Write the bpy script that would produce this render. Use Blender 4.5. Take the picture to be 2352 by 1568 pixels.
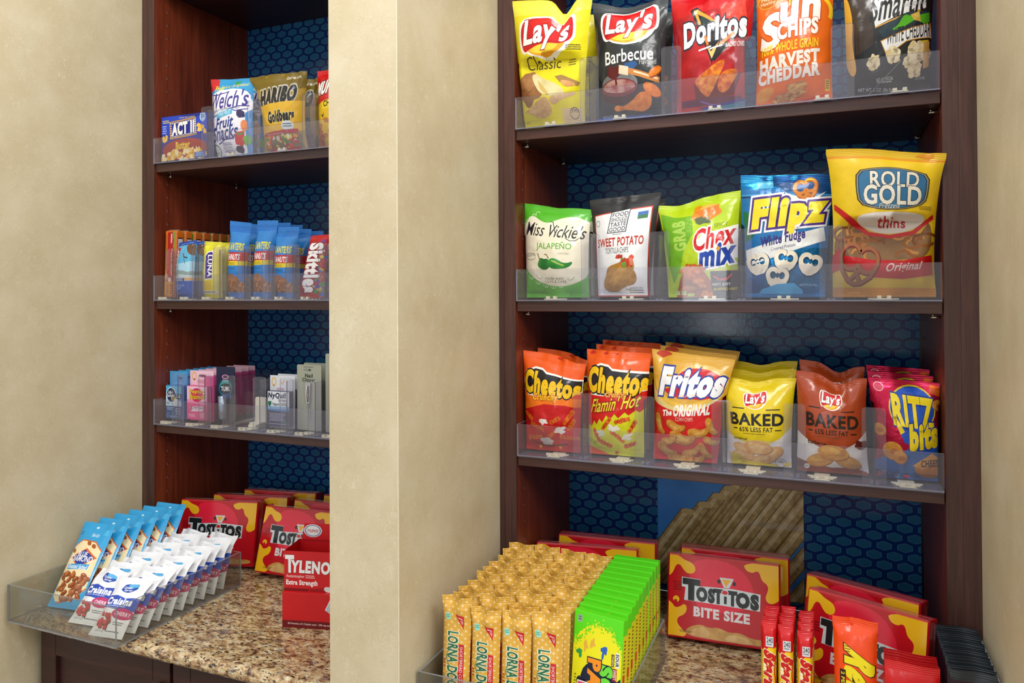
import bpy, math, random
import numpy as np
from mathutils import Matrix, Vector
from mathutils.geometry import tessellate_polygon

for o in list(bpy.data.objects):
    bpy.data.objects.remove(o)
sc = bpy.context.scene
COLL = sc.collection

# ------------------------------------------------------------------ camera
cam_data = bpy.data.cameras.new('camera')
cam = bpy.data.objects.new('camera', cam_data)
COLL.objects.link(cam)
YAW, PITCH, ROLL = 0.39704, 0.0103, -0.00522
cyw, syw, cp, sp = math.cos(YAW), math.sin(YAW), math.cos(PITCH), math.sin(PITCH)
fwd = Vector((-syw * cp, cyw * cp, sp))
rgt = Vector((cyw, syw, 0))
upv = rgt.cross(fwd)
r2 = rgt * math.cos(ROLL) + upv * math.sin(ROLL)
u2 = -rgt * math.sin(ROLL) + upv * math.cos(ROLL)
cm = Matrix((r2, u2, -fwd)).transposed().to_4x4()
cm.translation = (0.56832, -1.37709, 0.00505)
cam.matrix_world = cm
cam_data.sensor_width = 36
cam_data.lens = 1727.74 / 2352 * 36
cam_data.shift_y = (648.95 - 784) / 2352
cam_data.clip_start = 0.02
sc.camera = cam

# ------------------------------------------------------------------ world, lamps, exposure
world = bpy.data.worlds.new('room_light')
sc.world = world
world.use_nodes = True
bgn = world.node_tree.nodes['Background']
# bright ceiling half, dimmer floor half of the surrounding room
_wn, _wl = world.node_tree.nodes, world.node_tree.links
_tc = _wn.new('ShaderNodeTexCoord')
_sx = _wn.new('ShaderNodeSeparateXYZ')
_wl.new(_tc.outputs['Generated'], _sx.inputs[0])
_mr = _wn.new('ShaderNodeMapRange')
_mr.inputs['From Min'].default_value = -.55
_mr.inputs['From Max'].default_value = .45
_wl.new(_sx.outputs['Z'], _mr.inputs['Value'])
_rp = _wn.new('ShaderNodeValToRGB')
_rp.color_ramp.elements[0].color = (.33, .30, .27, 1)
_rp.color_ramp.elements[1].color = (1.0, .985, .96, 1)
_wl.new(_mr.outputs[0], _rp.inputs['Fac'])
_wl.new(_rp.outputs['Color'], bgn.inputs[0])
bgn.inputs[1].default_value = 0.92


def area(name, loc, target, sx, sy, power, col=(1, .98, .95)):
    l = bpy.data.lights.new(name, 'AREA')
    l.shape = 'RECTANGLE'
    l.size, l.size_y, l.energy, l.color = sx, sy, power, col
    o = bpy.data.objects.new(name, l)
    COLL.objects.link(o)
    o.location = loc
    d = Vector(target) - Vector(loc)
    o.rotation_euler = d.to_track_quat('-Z', 'Y').to_euler()
    return o


area('ceiling_light', (1.7, -1.7, 1.15), (-0.5, -0.1, -0.25), 0.9, 0.6, 22)
area('ceiling_light', (0.35, -0.75, 1.15), (0.35, -0.3, -0.6), 0.35, 0.35, 6)
area('ceiling_light', (-0.55, -0.70, 1.15), (-0.6, -0.25, -0.6), 0.35, 0.35, 5)
area('window_light', (-.12, -3.3, -.22), (-.12, .3, -.22), .26, .9, 3.2, (.92, .97, 1))
sc.view_settings.view_transform = 'Standard'
sc.view_settings.look = 'None'
sc.view_settings.exposure = 0.3
sc.view_settings.gamma = 1.0
sc.view_settings.use_curve_mapping = False
sc.cycles.transparent_max_bounces = 24
sc.cycles.max_bounces = 8


# ------------------------------------------------------------------ materials
def lin(h):
    h = h.lstrip('#')
    out = []
    for i in (0, 2, 4):
        c = int(h[i:i + 2], 16) / 255
        out.append(c / 12.92 if c <= .04045 else ((c + .055) / 1.055) ** 2.4)
    return (*out, 1)


MATS = {}
FINISH = {  # roughness, metallic, specular, bump strength, bump scale
    'film': (.22, 0, .55, .08, 50), 'foil': (.22, .75, .5, .22, 48), 'satin': (.26, .12, .5, .12, 48), 'matte': (.5, 0, .4, .05, 60),
    'card': (.42, 0, .4, .02, 30), 'gloss': (.16, 0, .5, .03, 24), 'seal': (.3, 0, .5, .0, 1), 'foilseal': (.25, .7, .5, 0, 1)}


def mat(spec, fin='film'):
    """'#rrggbb' plain, '#a/#b@scale' two-tone mottled print."""
    key = (spec, fin)
    if key in MATS:
        return MATS[key]
    m = bpy.data.materials.new('print_' + fin)
    m.use_nodes = True
    nt = m.node_tree
    N, L = nt.nodes, nt.links
    bs = N['Principled BSDF']
    rough, metal, spc, bump, bsc = FINISH[fin]
    bs.inputs['Roughness'].default_value = rough
    bs.inputs['Metallic'].default_value = metal
    bs.inputs['Specular IOR Level'].default_value = spc
    tc = N.new('ShaderNodeTexCoord')
    nz = N.new('ShaderNodeTexNoise')
    L.new(tc.outputs['Object'], nz.inputs['Vector'])
    rp = N.new('ShaderNodeValToRGB')
    if '/' in spec:
        cols, scale = spec.split('@')
        a, b = cols.split('/')
        nz.inputs['Scale'].default_value = float(scale)
        nz.inputs['Detail'].default_value = 4
        rp.color_ramp.elements[0].position = .38
        rp.color_ramp.elements[1].position = .62
        rp.color_ramp.elements[0].color = lin(a)
        rp.color_ramp.elements[1].color = lin(b)
    else:
        c = lin(spec)
        nz.inputs['Scale'].default_value = 30
        rp.color_ramp.elements[0].color = tuple(x * .95 for x in c[:3]) + (1,)
        rp.color_ramp.elements[1].color = tuple(min(1, x * 1.05) for x in c[:3]) + (1,)
    L.new(nz.outputs['Fac'], rp.inputs['Fac'])
    L.new(rp.outputs['Color'], bs.inputs['Base Color'])
    bp = N.new('ShaderNodeBump')
    if 'seal' in fin:
        wv = N.new('ShaderNodeTexWave')
        wv.bands_direction = 'Z'
        wv.inputs['Scale'].default_value = 110
        L.new(tc.outputs['Object'], wv.inputs['Vector'])
        L.new(wv.outputs['Fac'], bp.inputs['Height'])
        bp.inputs['Strength'].default_value = .35
        bp.inputs['Distance'].default_value = .001
    else:
        n2 = N.new('ShaderNodeTexNoise')
        n2.inputs['Scale'].default_value = bsc
        n2.inputs['Detail'].default_value = 3
        L.new(tc.outputs['Object'], n2.inputs['Vector'])
        L.new(n2.outputs['Fac'], bp.inputs['Height'])
        bp.inputs['Strength'].default_value = bump * 2
        bp.inputs['Distance'].default_value = .006
    L.new(bp.outputs['Normal'], bs.inputs['Normal'])
    MATS[key] = m
    return m


def node_mat(name):
    m = bpy.data.materials.new(name)
    m.use_nodes = True
    return m, m.node_tree.nodes, m.node_tree.links, m.node_tree.nodes['Principled BSDF']


def ramp(N, stops, interp='LINEAR'):
    r = N.new('ShaderNodeValToRGB')
    cr = r.color_ramp
    cr.interpolation = interp
    while len(cr.elements) < len(stops):
        cr.elements.new(.5)
    for e, (p, c) in zip(cr.elements, stops):
        e.position = p
        e.color = lin(c)
    return r


def coords(N, L, scale):
    tc = N.new('ShaderNodeTexCoord')
    mp = N.new('ShaderNodeMapping')
    mp.inputs['Scale'].default_value = scale
    L.new(tc.outputs['Object'], mp.inputs['Vector'])
    return mp.outputs['Vector']


def noise(N, L, vec, scale, detail=4, rough=.5, dist=0):
    n = N.new('ShaderNodeTexNoise')
    n.inputs['Scale'].default_value = scale
    n.inputs['Detail'].default_value = detail
    n.inputs['Roughness'].default_value = rough
    n.inputs['Distortion'].default_value = dist
    L.new(vec, n.inputs['Vector'])
    return n.outputs['Fac']


def mix(N, L, fac, a, b, mode='MIX'):
    x = N.new('ShaderNodeMix')
    x.data_type = 'RGBA'
    x.blend_type = mode
    for s, i in ((fac, 0), (a, 6), (b, 7)):
        if isinstance(s, (int, float)):
            x.inputs[i].default_value = s
        elif isinstance(s, str):
            x.inputs[i].default_value = lin(s)
        else:
            L.new(s, x.inputs[i])
    return x.outputs[2]


def bump(N, L, bs, h, strength, dist):
    b = N.new('ShaderNodeBump')
    b.inputs['Strength'].default_value = strength
    b.inputs['Distance'].default_value = dist
    L.new(h, b.inputs['Height'])
    L.new(b.outputs['Normal'], bs.inputs['Normal'])


def wood_mat(name, dark, mid, light, axis):
    m, N, L, bs = node_mat(name)
    s = [38, 38, 38]
    s[axis] = 2.2
    v = coords(N, L, s)
    n1 = noise(N, L, v, 1.0, 6, .6, .8)
    v2 = coords(N, L, [c * 4 for c in s])
    n2 = noise(N, L, v2, 1.5, 3, .6)
    r = ramp(N, [(.3, dark), (.52, mid), (.75, light)])
    L.new(n1, r.inputs['Fac'])
    r2_ = ramp(N, [(.35, '#b8b0b0'), (.6, '#ffffff')])
    L.new(n2, r2_.inputs['Fac'])
    L.new(mix(N, L, .5, r.outputs['Color'], r2_.outputs['Color'], 'MULTIPLY'), bs.inputs['Base Color'])
    bs.inputs['Roughness'].default_value = .38
    bump(N, L, bs, n2, .08, .002)
    return m


WOOD_Z = wood_mat('mahogany_upright', '#3c2420', '#4c2f2b', '#5a3a36', 2)
WOOD_X = wood_mat('mahogany_shelf', '#3c2420', '#4c2f2a', '#5b3b35', 0)
WOOD_IN = wood_mat('mahogany_panel', '#5c2412', '#71301a', '#833d22', 2)
WOOD_DK = wood_mat('dark_cabinet_wood', '#2a1212', '#351818', '#422020', 0)


def wall_mat():
    m, N, L, bs = node_mat('fiber_wallpaper')
    v = coords(N, L, (1, 1, 1))
    n1 = noise(N, L, v, 9, 5, .6)
    r = ramp(N, [(.3, '#c1b391'), (.5, '#c8bb9b'), (.7, '#cfc4a7')])
    L.new(n1, r.inputs['Fac'])
    c = r.outputs['Color']
    # curly pressed fibres: thin level lines of a distorted noise, broken up by a second one
    for k, (scl, col, st) in enumerate(((58, '#dfd6be', .5), (83, '#e0d8c2', .45), (47, '#ae9d77', .35), (110, '#dcd2b8', .35))):
        vv = coords(N, L, (1, 1 + .03 * k, .85 + .1 * k))
        f = noise(N, L, vv, scl, 1.5, .5, 1.6)
        rr = ramp(N, [(.478, '#000000'), (.498, '#ffffff'), (.518, '#000000')])
        L.new(f, rr.inputs['Fac'])
        g = noise(N, L, vv, scl * .6, 1)
        gg = ramp(N, [(.42, '#000000'), (.6, '#ffffff')])
        L.new(g, gg.inputs['Fac'])
        mm = N.new('ShaderNodeMath')
        mm.operation = 'MULTIPLY'
        L.new(rr.outputs['Color'], mm.inputs[0])
        L.new(gg.outputs['Color'], mm.inputs[1])
        m2 = N.new('ShaderNodeMath')
        m2.operation = 'MULTIPLY'
        m2.inputs[1].default_value = st
        L.new(mm.outputs[0], m2.inputs[0])
        c = mix(N, L, m2.outputs[0], c, col)
    L.new(c, bs.inputs['Base Color'])
    bs.inputs['Roughness'].default_value = .45
    bs.inputs['Specular IOR Level'].default_value = .35
    bump(N, L, bs, n1, .1, .002)
    return m


WALL = wall_mat()


def granite_mat():
    m, N, L, bs = node_mat('speckled_granite')
    v = coords(N, L, (.62, 1, 1))
    nb = noise(N, L, v, 78, 6, .72, .5)
    r = ramp(N, [(.30, '#2c201d'), (.40, '#6e4c38'), (.47, '#a98a62'), (.54, '#c9b48a'), (.62, '#d9cbaa'), (.74, '#e6dfcc')])
    L.new(nb, r.inputs['Fac'])
    c = r.outputs['Color']
    for sc_, lo, hi, col in ((150, .57, .63, '#191416'), (110, .58, .66, '#4c241e'), (120, .60, .68, '#8d8a88'), (170, .60, .67, '#b98746'), (32, .6, .75, '#7c5a40')):
        f = noise(N, L, coords(N, L, (.6, 1 + sc_ * .001, 1)), sc_, 3, .6, .3)
        rr = ramp(N, [(lo, '#000000'), (hi, '#ffffff' if sc_ != 32 else '#808080')])
        L.new(f, rr.inputs['Fac'])
        c = mix(N, L, rr.outputs['Color'], c, col)
    L.new(c, bs.inputs['Base Color'])
    bs.inputs['Roughness'].default_value = .13
    return m


GRANITE = granite_mat()


def acrylic_mat(name, tint, haze, hz_col, rough=.03):
    m = bpy.data.materials.new(name)
    m.use_nodes = True
    N, L = m.node_tree.nodes, m.node_tree.links
    N.remove(N['Principled BSDF'])
    out = N['Material Output']
    tr = N.new('ShaderNodeBsdfTransparent')
    tr.inputs[0].default_value = lin(tint)
    gl = N.new('ShaderNodeBsdfGlossy')
    gl.inputs['Roughness'].default_value = rough
    df = N.new('ShaderNodeBsdfDiffuse')
    df.inputs[0].default_value = lin(hz_col)
    v = coords(N, L, (1, 1, 1))
    nz = noise(N, L, v, 14, 3)
    mr = N.new('ShaderNodeMapRange')
    mr.inputs['To Min'].default_value = haze * .7
    mr.inputs['To Max'].default_value = haze * 1.3
    L.new(nz, mr.inputs['Value'])
    m1 = N.new('ShaderNodeMixShader')
    L.new(mr.outputs[0], m1.inputs[0])
    L.new(tr.outputs[0], m1.inputs[1])
    L.new(df.outputs[0], m1.inputs[2])
    fr = N.new('ShaderNodeFresnel')
    gi = N.new('ShaderNodeNewGeometry')
    io = N.new('ShaderNodeMapRange')            # same ratio entering and leaving the sheet
    io.inputs['To Min'].default_value = 1.45
    io.inputs['To Max'].default_value = 1 / 1.45
    L.new(gi.outputs['Backfacing'], io.inputs['Value'])
    L.new(io.outputs[0], fr.inputs['IOR'])
    m2 = N.new('ShaderNodeMixShader')
    L.new(fr.outputs[0], m2.inputs[0])
    L.new(m1.outputs[0], m2.inputs[1])
    L.new(gl.outputs[0], m2.inputs[2])
    L.new(m2.outputs[0], out.inputs['Surface'])
    return m


ACRYL = acrylic_mat('clear_acrylic', '#f8f8fb', .03, '#cfcbd6')
ACRYL_EDGE = acrylic_mat('acrylic_edge', '#a6a8b8', .5, '#b9bccd', .15)
ACRYL_BASE = acrylic_mat('acrylic_base', '#d4d6e4', .25, '#a9aac0', .1)
ACRYL_TRAY = acrylic_mat('tray_acrylic', '#f0f0ec', .04, '#cfcfcf')
ACRYL_TEDGE = acrylic_mat('tray_acrylic_edge', '#8f9296', .55, '#a9adb0', .2)
CLEAR = acrylic_mat('clear_film', '#ffffff', .008, '#ffffff', .08)


def plain(name, col, rough=.5, metal=0, spec=.5):
    m, N, L, bs = node_mat(name)
    v = coords(N, L, (1, 1, 1))
    c = lin(col)
    n = noise(N, L, v, 40, 3)
    r = ramp(N, [(.3, col), (.7, col)])
    r.color_ramp.elements[0].color = tuple(x * .93 for x in c[:3]) + (1,)
    r.color_ramp.elements[1].color = tuple(min(1, x * 1.05) for x in c[:3]) + (1,)
    L.new(n, r.inputs['Fac'])
    L.new(r.outputs['Color'], bs.inputs['Base Color'])
    bs.inputs['Roughness'].default_value = rough
    bs.inputs['Metallic'].default_value = metal
    bs.inputs['Specular IOR Level'].default_value = spec
    return m


CREAM = plain('cream_plastic', '#e6e2c8', .45)
STEEL = plain('pin_steel', '#c9c4bc', .25, 1)
CHROME = plain('chrome', '#d8d8d8', .12, 1)
BRASS = plain('brass', '#c8a850', .25, 1)
HOLE = plain('pin_hole', '#1a0c0a', .8)
HOLE_LIP = plain('pin_hole_sleeve', '#a08070', .4)
NAVY = plain('navy_seam', '#0a1424', .3)
LAMINATE_DK = plain('dark_laminate', '#1c2036', .25)


def hex_mat():
    m, N, L, bs = node_mat('hexagon_laminate')
    a, sq = .0375, .60
    tc = N.new('ShaderNodeTexCoord')
    sep = N.new('ShaderNodeSeparateXYZ')
    L.new(tc.outputs['Object'], sep.inputs[0])

    def M(op, x, y=None, z=None):
        n = N.new('ShaderNodeMath')
        n.operation = op
        for i, s in enumerate((x, y, z)):
            if s is None:
                continue
            if isinstance(s, (int, float)):
                n.inputs[i].default_value = s
            else:
                L.new(s, n.inputs[i])
        return n.outputs[0]
    X = M('DIVIDE', sep.outputs['X'], a)
    Y = M('DIVIDE', sep.outputs['Z'], a * sq)
    S3 = math.sqrt(3)

    def hd(ox, oy):
        fx = M('ABSOLUTE', M('SUBTRACT', M('FLOORED_MODULO', M('ADD', X, ox), 1.0), .5))
        fy = M('ABSOLUTE', M('SUBTRACT', M('FLOORED_MODULO', M('ADD', Y, oy), S3), S3 / 2))
        return M('MAXIMUM', fx, M('ADD', M('MULTIPLY', fx, .5), M('MULTIPLY', fy, S3 / 2)))
    d = M('MINIMUM', hd(0, 0), hd(.5, S3 / 2))
    r = ramp(N, [(0, '#2a6a96'), (.333, '#4d90b4'), (.365, '#10367a')], 'CONSTANT')
    L.new(d, r.inputs['Fac'])
    v = coords(N, L, (1, 1, 1))
    n = noise(N, L, v, 6, 3)
    rr = ramp(N, [(.3, '#c8d0d8'), (.7, '#ffffff')])
    L.new(n, rr.inputs['Fac'])
    L.new(mix(N, L, .6, r.outputs['Color'], rr.outputs['Color'], 'MULTIPLY'), bs.inputs['Base Color'])
    bs.inputs['Roughness'].default_value = .14
    bs.inputs['Specular IOR Level'].default_value = .3
    n2 = noise(N, L, v, 160, 2)
    bump(N, L, bs, n2, .06, .001)
    return m


HEX = hex_mat()

# ------------------------------------------------------------------ mesh helpers
class MB:
    def __init__(s):
        s.v, s.f, s.m, s.mats = [], [], [], []

    def mi(s, m):
        if m not in s.mats:
            s.mats.append(m)
        return s.mats.index(m)

    def box(s, x0, y0, z0, x1, y1, z1, m, M=None, edge=None):
        b = len(s.v)
        for z in (z0, z1):
            for x, y in ((x0, y0), (x1, y0), (x1, y1), (x0, y1)):
                p = Vector((x, y, z))
                s.v.append(tuple(M @ p) if M else tuple(p))
        F = ((0, 3, 2, 1), (4, 5, 6, 7), (0, 1, 5, 4), (1, 2, 6, 5), (2, 3, 7, 6), (3, 0, 4, 7))
        dims = (x1 - x0, y1 - y0, z1 - z0)
        thin = dims.index(min(dims))
        ax = (2, 2, 1, 0, 1, 0)
        for f, a in zip(F, ax):
            s.f.append(tuple(b + i for i in f))
            s.m.append(s.mi(edge if edge is not None and a != thin else m))

    def prism(s, pts, y0, y1, m, plane='xz', M=None, edge=None):
        """outline pts extruded along the third axis"""
        b, n = len(s.v), len(pts)
        for d in (y0, y1):
            for p in pts:
                q = {'xz': (p[0], d, p[1]), 'yz': (d, p[0], p[1]), 'xy': (p[0], p[1], d)}[plane]
                s.v.append(tuple(M @ Vector(q)) if M else q)
        area2 = sum(pts[i][0] * pts[(i + 1) % n][1] - pts[(i + 1) % n][0] * pts[i][1] for i in range(n))
        flip = (area2 > 0) == (plane != 'xz')
        fr = list(range(b, b + n))
        bk = list(range(b + n, b + 2 * n))
        if flip:
            fr = fr[::-1]
        else:
            bk = bk[::-1]
        s.f += [tuple(fr), tuple(bk)]
        s.m += [s.mi(m)] * 2
        for i in range(n):
            j = (i + 1) % n
            q = (b + i, b + j, b + n + j, b + n + i)
            s.f.append(q if flip else q[::-1])
            s.m.append(s.mi(edge or m))

    def tube(s, path, r, m, n=8, cap=True):
        path = [Vector(p) for p in path]
        rs = r if isinstance(r, (list, tuple)) else [r] * len(path)
        b = len(s.v)
        for i, p in enumerate(path):
            t = (path[min(i + 1, len(path) - 1)] - path[max(i - 1, 0)]).normalized()
            a = t.cross(Vector((.13, .27, .95)))
            if a.length < .05:
                a = t.cross(Vector((1, 0, 0)))
            a.normalize()
            c = t.cross(a)
            for k in range(n):
                w = 2 * math.pi * k / n
                s.v.append(tuple(p + (a * math.cos(w) + c * math.sin(w)) * rs[i]))
        for i in range(len(path) - 1):
            for k in range(n):
                k2 = (k + 1) % n
                s.f.append((b + i * n + k, b + i * n + k2, b + (i + 1) * n + k2, b + (i + 1) * n + k))
                s.m.append(s.mi(m))
        if cap:
            s.f.append(tuple(b + k for k in range(n))[::-1])
            e = b + (len(path) - 1) * n
            s.f.append(tuple(e + k for k in range(n)))
            s.m += [s.mi(m)] * 2

    def disc(s, c, nrm, r, m, n=12):
        c, nrm = Vector(c), Vector(nrm).normalized()
        a = nrm.orthogonal().normalized()
        d = nrm.cross(a)
        b = len(s.v)
        for k in range(n):
            w = 2 * math.pi * k / n
            s.v.append(tuple(c + (a * math.cos(w) + d * math.sin(w)) * r))
        s.f.append(tuple(range(b, b + n)))
        s.m.append(s.mi(m))

    def build(s, name, parent=None, smooth=False, bevel=0, seg=2):
        me = bpy.data.meshes.new(name)
        me.from_pydata(s.v, [], s.f)
        for m in s.mats:
            me.materials.append(m)
        me.polygons.foreach_set('material_index', s.m)
        if smooth:
            me.polygons.foreach_set('use_smooth', [True] * len(me.polygons))
        me.update()
        o = bpy.data.objects.new(name, me)
        COLL.objects.link(o)
        if parent:
            o.parent = parent
        if bevel:
            md = o.modifiers.new('bevel', 'BEVEL')
            md.width, md.segments, md.limit_method, md.angle_limit = bevel, seg, 'ANGLE', .6
            md.harden_normals = False
        return o


def tag(o, label=None, cat=None, group=None, kind=None):
    if label: o['label'] = label
    if cat: o['category'] = cat
    if group: o['group'] = group
    if kind: o['kind'] = kind
    return o


def thing(name, label, cat, loc=(0, 0, 0), group=None, rot=(0, 0, 0)):
    o = bpy.data.objects.new(name, None)
    COLL.objects.link(o)
    o.empty_display_size = .02
    o.location = loc
    o.rotation_euler = rot
    return tag(o, label, cat, group)


def dup(root, loc, label, rot=None, parent=None):
    c = root.copy()
    COLL.objects.link(c)
    if parent is not None:
        c.parent = parent
    else:
        c.location = loc
        if rot is not None:
            c.rotation_euler = rot
        if label:
            c['label'] = label
    for ch in [x for x in KIDS.get(root.name, [])]:
        dup_child(ch, c)
    return c


def dup_child(ch, par):
    c = ch.copy()
    COLL.objects.link(c)
    c.parent = par
    KIDS.setdefault(par.name, []).append(c)
    for g in KIDS.get(ch.name, []):
        dup_child(g, c)


KIDS = {}


def kid(o, par):
    o.parent = par
    KIDS.setdefault(par.name, []).append(o)
    return o


ORD = ['first', 'second', 'third', 'fourth', 'fifth', 'sixth', 'seventh', 'eighth', 'ninth', 'tenth', 'eleventh', 'twelfth',
       'thirteenth', 'fourteenth', 'fifteenth', 'sixteenth', 'seventeenth', 'eighteenth', 'nineteenth', 'twentieth']


# ------------------------------------------------------------------ printed artwork (2D shapes in percent of the package face, y down)
TXT = {}


def text_tris(s, bold, sp=1.0, res=3):
    key = (s, round(bold, 4), round(sp, 3))
    if key not in TXT:
        c = bpy.data.curves.new('t', 'FONT')
        c.body = s
        c.resolution_u = res
        c.offset = bold
        c.space_character = sp
        c.fill_mode = 'FRONT'
        o = bpy.data.objects.new('t', c)
        me = o.to_mesh()
        me.calc_loop_triangles()
        n = len(me.vertices)
        co = np.empty(n * 3)
        me.vertices.foreach_get('co', co)
        t = np.empty(len(me.loop_triangles) * 3, dtype=np.int32)
        me.loop_triangles.foreach_get('vertices', t)
        TXT[key] = co.reshape(-1, 3)[t.reshape(-1, 3)][:, :, :2].copy()
        o.to_mesh_clear()
        bpy.data.objects.remove(o)
        bpy.data.curves.remove(c)
    return TXT[key]


class Art:
    def __init__(s):
        s.layers = []

    def _add(s, col, tris):
        s.layers.append((col, np.asarray(tris, float) / 100))
        return s

    def spoly(s, col, pts, it=2):
        for _ in range(it):                     # corner cutting
            q = []
            for (x0, y0), (x1, y1) in zip(pts, pts[1:] + pts[:1]):
                q += [(x0 * .75 + x1 * .25, y0 * .75 + y1 * .25), (x0 * .25 + x1 * .75, y0 * .25 + y1 * .75)]
            pts = q
        return s.poly(col, pts, True)

    def poly(s, col, pts, done=False):
        if '/' in col and not done and 4 < len(pts) < 16:
            return s.spoly(col, list(pts))      # pictured food has rounded outlines
        t = tessellate_polygon([[Vector((x, y, 0)) for x, y in pts]])
        p = np.array(pts, float)
        return s._add(col, p[np.array(t)])

    def rect(s, col, x0, y0, x1, y1):
        return s.poly(col, [(x0, y0), (x1, y0), (x1, y1), (x0, y1)])

    def ell(s, col, cx, cy, rx, ry, rot=0, n=26):
        r = math.radians(rot)
        k = ry / rx if rx else 1
        pts = []
        for i in range(n):
            a = 2 * math.pi * i / n
            x, y = math.cos(a), math.sin(a)
            x, y = x * math.cos(r) - y * math.sin(r), x * math.sin(r) + y * math.cos(r)
            pts.append((cx + x * rx, cy + y * ry))
        return s.poly(col, pts)

    def oval(s, col, cx, cy, a, b, rot, asp=1.0, n=22):
        """true rotated ellipse, asp = width/height of the face"""
        r = math.radians(rot)
        pts = []
        for i in range(n):
            w = 2 * math.pi * i / n
            x, y = a * math.cos(w), b * math.sin(w)
            pts.append((cx + x * math.cos(r) - y * math.sin(r), cy + (x * math.sin(r) + y * math.cos(r)) * asp))
        return s.poly(col, pts)

    def blob(s, col, cx, cy, rx, ry, seed=0, amp=.15, n=30, lobes=5):
        R = random.Random(seed)
        ph = [(R.uniform(0, 6.28), R.uniform(.4, 1) * amp, k) for k in range(2, 2 + lobes)]
        pts = []
        for i in range(n):
            a = 2 * math.pi * i / n
            q = 1 + sum(m * math.sin(k * a + p) for p, m, k in ph)
            pts.append((cx + rx * q * math.cos(a), cy + ry * q * math.sin(a)))
        return s.poly(col, pts)

    def line(s, col, pts, w, wy=None, closed=False):
        wy = wy or w
        tr = []
        P = [np.array(p, float) for p in pts]
        if closed:
            P = P + [P[0]]
        nrm = []
        for i in range(len(P)):
            t = P[min(i + 1, len(P) - 1)] - P[max(i - 1, 0)]
            if closed and i in (0, len(P) - 1):
                t = P[1] - P[-2]
            t = t / (np.hypot(*t) + 1e-9)
            nrm.append(np.array([-t[1] * w / 2, t[0] * wy / 2]))
        for i in range(len(P) - 1):
            a, b, c, d = P[i] - nrm[i], P[i + 1] - nrm[i + 1], P[i + 1] + nrm[i + 1], P[i] + nrm[i]
            tr += [[a, b, c], [a, c, d]]
        return s._add(col, np.array(tr))

    def ring(s, col, cx, cy, rx, ry, w, wy=None, a0=0, a1=360, n=30):
        pts = [(cx + rx * math.cos(math.radians(a0 + (a1 - a0) * i / n)), cy + ry * math.sin(math.radians(a0 + (a1 - a0) * i / n))) for i in range(n + 1)]
        return s.line(col, pts, w, wy)

    def text(s, col, t, x0, y0, x1, y1, rise=0, slant=0, bold=0, out=(), arc=0, turn=0, grow=0):
        """t fitted to the box; turn=1 reads downwards, turn=-1 upwards; rise lifts the right end, arc bows the middle up"""
        sp = 1 + 2.6 * bold
        ref = text_tris(t, 0, sp)
        if not len(ref):
            return s
        lo, hi = ref.reshape(-1, 2).min(0), ref.reshape(-1, 2).max(0)
        for c, b in list(out) + [(col, bold)]:
            tr = (text_tris(t, b, sp) - lo) / (hi - lo)
            x, y = tr[..., 0].copy(), tr[..., 1].copy()
            x = x + slant * 1.5 * (y - .5) * (abs(y1 - y0) / abs(x1 - x0) if turn == 0 else abs(x1 - x0) / abs(y1 - y0))
            if grow:
                y = y * (1 + grow * x)
            y = y + arc * (1 - (2 * x - 1) ** 2)
            if turn == 0:
                X = x0 + x * (x1 - x0)
                Y = y1 - y * (y1 - y0) - rise * x
            elif turn == 1:
                X = x0 + y * (x1 - x0) + rise * x
                Y = y0 + x * (y1 - y0)
            else:
                X = x1 - y * (x1 - x0) + rise * x
                Y = y1 - x * (y1 - y0)
            s._add(c, np.stack([X, Y], -1))
        return s

    def fine(s, col, x0, y0, x1, y1, rows, seed=0, rise=0):
        """lines of small print too fine to read: short dashes"""
        R = random.Random(seed)
        tr = []
        h = (y1 - y0) / rows
        for r in range(rows):
            y = y0 + r * h
            x = x0 + R.uniform(0, .12) * (x1 - x0)
            xe = x1 - R.uniform(0, .15) * (x1 - x0)
            while x < xe:
                w = R.uniform(.03, .09) * (x1 - x0)
                e = min(x + w, xe)
                d1, d2 = -rise * (x - x0) / (x1 - x0), -rise * (e - x0) / (x1 - x0)
                tr += [[(x, y + d1), (e, y + d2), (e, y + d2 + h * .5)], [(x, y + d1), (e, y + d2 + h * .5), (x, y + d1 + h * .5)]]
                x = e + .02 * (x1 - x0)
        return s._add(col, np.array(tr))


def _cut(t, lid, ab, ks):
    for k in ks:
        sdist = t @ ab - k
        sg = sdist > 1e-9
        cnt = sg.sum(1)
        cr = (cnt == 1) | (cnt == 2)
        if not cr.any():
            continue
        T, S, G, C, I = t[cr], sdist[cr], sg[cr], cnt[cr], lid[cr]
        lone = np.where(C == 1, G.argmax(1), (~G).argmax(1))
        r = np.arange(len(T))
        ia, ib, ic = lone, (lone + 1) % 3, (lone + 2) % 3
        A, B, Cc = T[r, ia], T[r, ib], T[r, ic]
        sa, sb, sc2 = S[r, ia], S[r, ib], S[r, ic]
        P = A + (B - A) * (sa / (sa - sb))[:, None]
        Q = A + (Cc - A) * (sa / (sa - sc2))[:, None]
        new = np.concatenate([np.stack([A, P, Q], 1), np.stack([P, B, Cc], 1), np.stack([P, Cc, Q], 1)])
        t = np.concatenate([t[~cr], new])
        lid = np.concatenate([lid[~cr], I, I, I])
        e1, e2 = t[:, 1] - t[:, 0], t[:, 2] - t[:, 0]
        ok = np.abs(e1[:, 0] * e2[:, 1] - e1[:, 1] * e2[:, 0]) > 1e-7
        t, lid = t[ok], lid[ok]
    return t, lid


LAYER = 0.00006


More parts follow.
